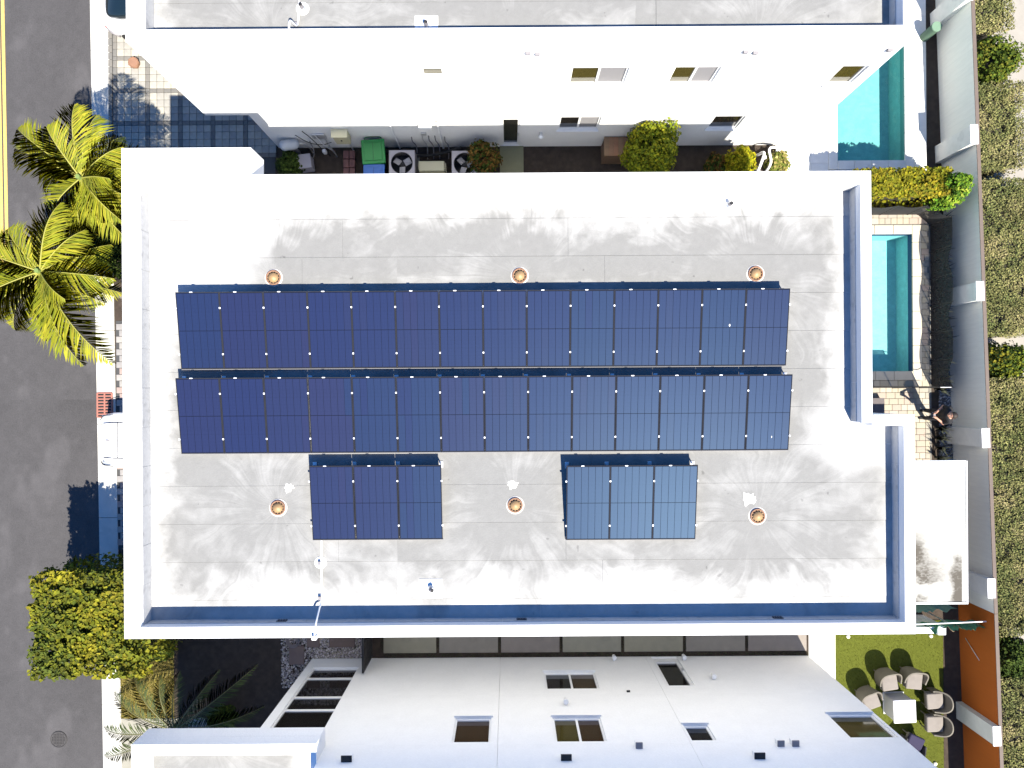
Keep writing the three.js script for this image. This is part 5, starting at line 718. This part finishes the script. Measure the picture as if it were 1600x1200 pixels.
// ---------------------------------------------------------------- the person in black beside the fence
{
  const F = [13.73, 0.657], t = thing('person', 'person in black clothes standing by pebbles holding a controller', 'person', [F[0], 0.03, F[1]], 0);
  // local axes: the person faces -x (the house) and looks up; +z is their left
  const V = (x, y, z) => new THREE.Vector3(x, y, z);
  const cap = (p, a, b, ra, rb) => { const ab = b.clone().sub(a), ap = p.clone().sub(a), h = Math.min(1, Math.max(0, ap.dot(ab) / ab.lengthSq())); return ap.addScaledVector(ab, -h).length() - mix(ra, rb, h); };
  const smin = (a, b, k) => { const h = Math.max(k - Math.abs(a - b), 0) / k; return Math.min(a, b) - h * h * k * 0.25; };
  const J = { hip: V(0.02, 0.93, 0), chest: V(0.01, 1.28, 0), neck: V(0.01, 1.47, 0), head: V(-0.03, 1.63, 0), shL: V(0.02, 1.40, 0.19), shR: V(0.02, 1.40, -0.19), elL: V(-0.02, 1.14, 0.27), elR: V(-0.02, 1.14, -0.27), haL: V(-0.25, 1.16, 0.09), haR: V(-0.25, 1.17, -0.09), kL: V(-0.03, 0.5, 0.11), kR: V(0.0, 0.5, -0.11), anL: V(0.01, 0.09, 0.13), anR: V(0.05, 0.09, -0.12) };
  const surf = (name, mat, f, c, size, res, parent = t) => {
    const mc = new MarchingCubes(res, mat, false, false, 60000); mc.isolation = 0; const p = V(0, 0, 0);
    for (let k = 0; k < res; k++) for (let j = 0; j < res; j++) for (let i = 0; i < res; i++) { p.set(c.x + (i - res / 2) / (res / 2) * size, c.y + (j - res / 2) / (res / 2) * size, c.z + (k - res / 2) / (res / 2) * size); mc.field[k * res * res + j * res + i] = -f(p); }
    mc.update(); const n = mc.count, g = new THREE.BufferGeometry(); const pa = mc.positionArray.slice(0, n * 3), na = mc.normalArray.slice(0, n * 3); for (let i = 0; i < n; i++) { pa[3 * i] = pa[3 * i] * size + c.x; pa[3 * i + 1] = pa[3 * i + 1] * size + c.y; pa[3 * i + 2] = pa[3 * i + 2] * size + c.z; }
    g.setAttribute('position', new THREE.BufferAttribute(pa, 3)); g.setAttribute('normal', new THREE.BufferAttribute(na, 3)); return { g, mat, name, parent };
  };
  const limb = (p, a, b, c, r0, r1, r2) => smin(cap(p, J[a], J[b], r0, r1), cap(p, J[b], J[c], r1, r2), 0.03);
  const torso = (p, gr) => { const q = p.clone(); q.x *= 1.45; const a = V(0.03, 0.95, 0), b = V(0.015, 1.33, 0); return smin(cap(q, a, b, 0.16 + gr, 0.19 + gr), Math.min(cap(p, J.chest.clone().add(V(0, 0.08, 0)), J.shL, 0.1 + gr, 0.075 + gr), cap(p, J.chest.clone().add(V(0, 0.08, 0)), J.shR, 0.1 + gr, 0.075 + gr)), 0.06); };
  // head tipped back to look up
  const up = V(0.28, 0.96, 0).normalize(), fw = V(-0.96, 0.28, 0).normalize(), sd = V(0, 0, 1), hp = (a, b, c) => J.head.clone().addScaledVector(fw, a).addScaledVector(up, b).addScaledVector(sd, c);
  const headF = (p) => { let d = smin(cap(p, hp(0.0, 0.035, 0), hp(0.02, -0.04, 0), 0.095, 0.078), cap(p, hp(0.045, -0.075, 0), hp(0.05, -0.085, 0), 0.045, 0.04), 0.05); d = smin(d, cap(p, hp(0.095, 0.01, 0), hp(0.116, -0.025, 0), 0.012, 0.017), 0.02); for (const s of [-1, 1]) { d = smin(d, cap(p, hp(-0.005, 0.0, s * 0.086), hp(-0.015, 0.03, s * 0.094), 0.014, 0.018), 0.01); d = Math.max(d, -(p.distanceTo(hp(0.112, 0.015, s * 0.034)) - 0.02)); } d = smin(d, cap(p, hp(0.098, -0.058, -0.018), hp(0.098, -0.058, 0.018), 0.009, 0.009), 0.012); return smin(d, cap(p, J.neck.clone().add(V(0, -0.06, 0)), hp(-0.02, -0.05, 0), 0.06, 0.052), 0.03); };
  const handF = (p, w, s) => { let d = cap(p, w, w.clone().add(V(-0.05, 0.01, -s * 0.02)), 0.034, 0.036); for (let k = 0; k < 4; k++) { const b = w.clone().add(V(-0.06, 0.03 - k * 0.02, -s * 0.015)), m = b.clone().add(V(-0.035, 0.004, -s * (0.02 + 0.004 * k))), e = m.clone().add(V(0.0, -0.002, -s * (0.032 - 0.004 * Math.abs(k - 1)))); d = smin(d, Math.min(cap(p, b, m, 0.0105, 0.0095), cap(p, m, e, 0.0095, 0.0085)), 0.008); } const b = w.clone().add(V(-0.015, 0.035, -s * 0.005)), m = b.clone().add(V(-0.03, 0.02, -s * 0.02)); return smin(d, Math.min(cap(p, b, m, 0.012, 0.011), cap(p, m, m.clone().add(V(-0.025, 0.0, -s * 0.012)), 0.011, 0.009)), 0.01); };
  const skin = M(0.42, 0.22, 0.15, { roughness: 0.55 }), black = M(0.010, 0.010, 0.012, { roughness: 0.85 }), trous = M(0.014, 0.014, 0.02, { roughness: 0.9 });
  const core = (p) => { let d = torso(p, -0.012); d = smin(d, cap(p, J.chest, J.neck, 0.09, 0.055), 0.05); for (const [s, e, h] of [['shL', 'elL', 'haL'], ['shR', 'elR', 'haR']]) d = smin(d, limb(p, s, e, h, 0.05, 0.042, 0.03), 0.03); for (const s of ['L', 'R']) d = smin(d, smin(cap(p, J.hip.clone().add(V(0, -0.04, s === 'L' ? 0.09 : -0.09)), J['k' + s], 0.085, 0.056), cap(p, J['k' + s], J['an' + s], 0.056, 0.04), 0.03), 0.05); return Math.min(d, headF(p)); };
  const bodyParts = [surf('b', skin, core, V(-0.02, 0.9, 0), 0.95, 100).g, surf('h', skin, headF, J.head.clone().add(V(0, -0.02, 0)), 0.19, 64).g, surf('l', skin, (p) => handF(p, J.haL, 1), J.haL.clone().add(V(-0.04, 0, -0.02)), 0.13, 48).g, surf('r', skin, (p) => handF(p, J.haR, -1), J.haR.clone().add(V(-0.04, 0, 0.02)), 0.13, 48).g];
  const body = part(t, 'body', mergeGeometries(bodyParts), skin);
  const shirtF = (p) => { let d = torso(p, 0.012); for (const [s, e] of [['shL', 'elL'], ['shR', 'elR']]) d = smin(d, cap(p, J[s], J[s].clone().lerp(J[e], 0.72), 0.075, 0.066), 0.04); return Math.max(d, 0.86 - p.y, p.y - 1.475); };
  part(body, 'shirt', surf('s', black, shirtF, V(0.0, 1.18, 0), 0.42, 84).g, black);
  const trF = (p) => { const q = p.clone(); q.x *= 1.3; let d = cap(q, V(0.02, 0.9, 0), V(0.02, 0.98, 0), 0.155, 0.155); for (const s of ['L', 'R']) d = smin(d, smin(cap(p, J.hip.clone().add(V(0, -0.05, s === 'L' ? 0.085 : -0.085)), J['k' + s], 0.1, 0.075), cap(p, J['k' + s], J['an' + s], 0.075, 0.062), 0.03), 0.04); return Math.max(d, p.y - 1.0, 0.06 - p.y); };
  part(body, 'trousers', surf('t', trous, trF, V(0.0, 0.53, 0), 0.55, 84).g, trous);
  for (const s of ['L', 'R']) part(body, 'shoe', surf('o', mRubber, (p) => Math.max(smin(cap(p, J['an' + s].clone().add(V(0.03, -0.04, 0)), J['an' + s].clone().add(V(-0.15, -0.055, 0)), 0.048, 0.04), cap(p, J['an' + s].clone(), J['an' + s].clone().add(V(0, -0.03, 0)), 0.05, 0.05), 0.03), 0.002 - p.y), J['an' + s].clone().add(V(-0.06, -0.03, 0)), 0.2, 44).g, mRubber);
  const hairF = (p) => Math.max(cap(p, hp(-0.012, 0.045, 0), hp(-0.02, -0.02, 0), 0.106, 0.095), 0.01 * 0 + (p.clone().sub(hp(0, 0, 0)).dot(fw) - 0.045 - 0.45 * Math.max(0, p.clone().sub(hp(0, 0, 0)).dot(up) - 0.02)), -0.055 - p.clone().sub(hp(0, 0, 0)).dot(up));
  const mHair = M(0.02, 0.012, 0.008, { roughness: 0.7 }); part(body, 'hair', surf('i', mHair, hairF, J.head, 0.19, 56).g, mHair);
  for (const s of [-1, 1]) part(body, 'eye', uvM(new THREE.SphereGeometry(0.013, 12, 8).translate(...hp(0.085, 0.014, s * 0.034).toArray())), M(0.35, 0.34, 0.33, { roughness: 0.2 }));
  const ctl = thing('drone_controller', 'small dark drone controller held by the person in black', 'controller', [F[0] - 0.325, 1.185, F[1]]); part(ctl, 'casing', rbox(0.11, 0.035, 0.17, 0.015, 0, 0, 0, 3), mGreyPlastic); for (const s of [-1, 1]) part(ctl, 'stick', cyl(0.006, 0.009, 0.03, 0.01, 0.015, s * 0.05, 8), mBlackMetal); part(ctl, 'screen', rbox(0.07, 0.008, 0.15, 0.003, -0.05, 0.05, 0).rotateZ(0.5), mGlassDark);
}
camera.updateProjectionMatrix();
renderer.render(scene, camera);
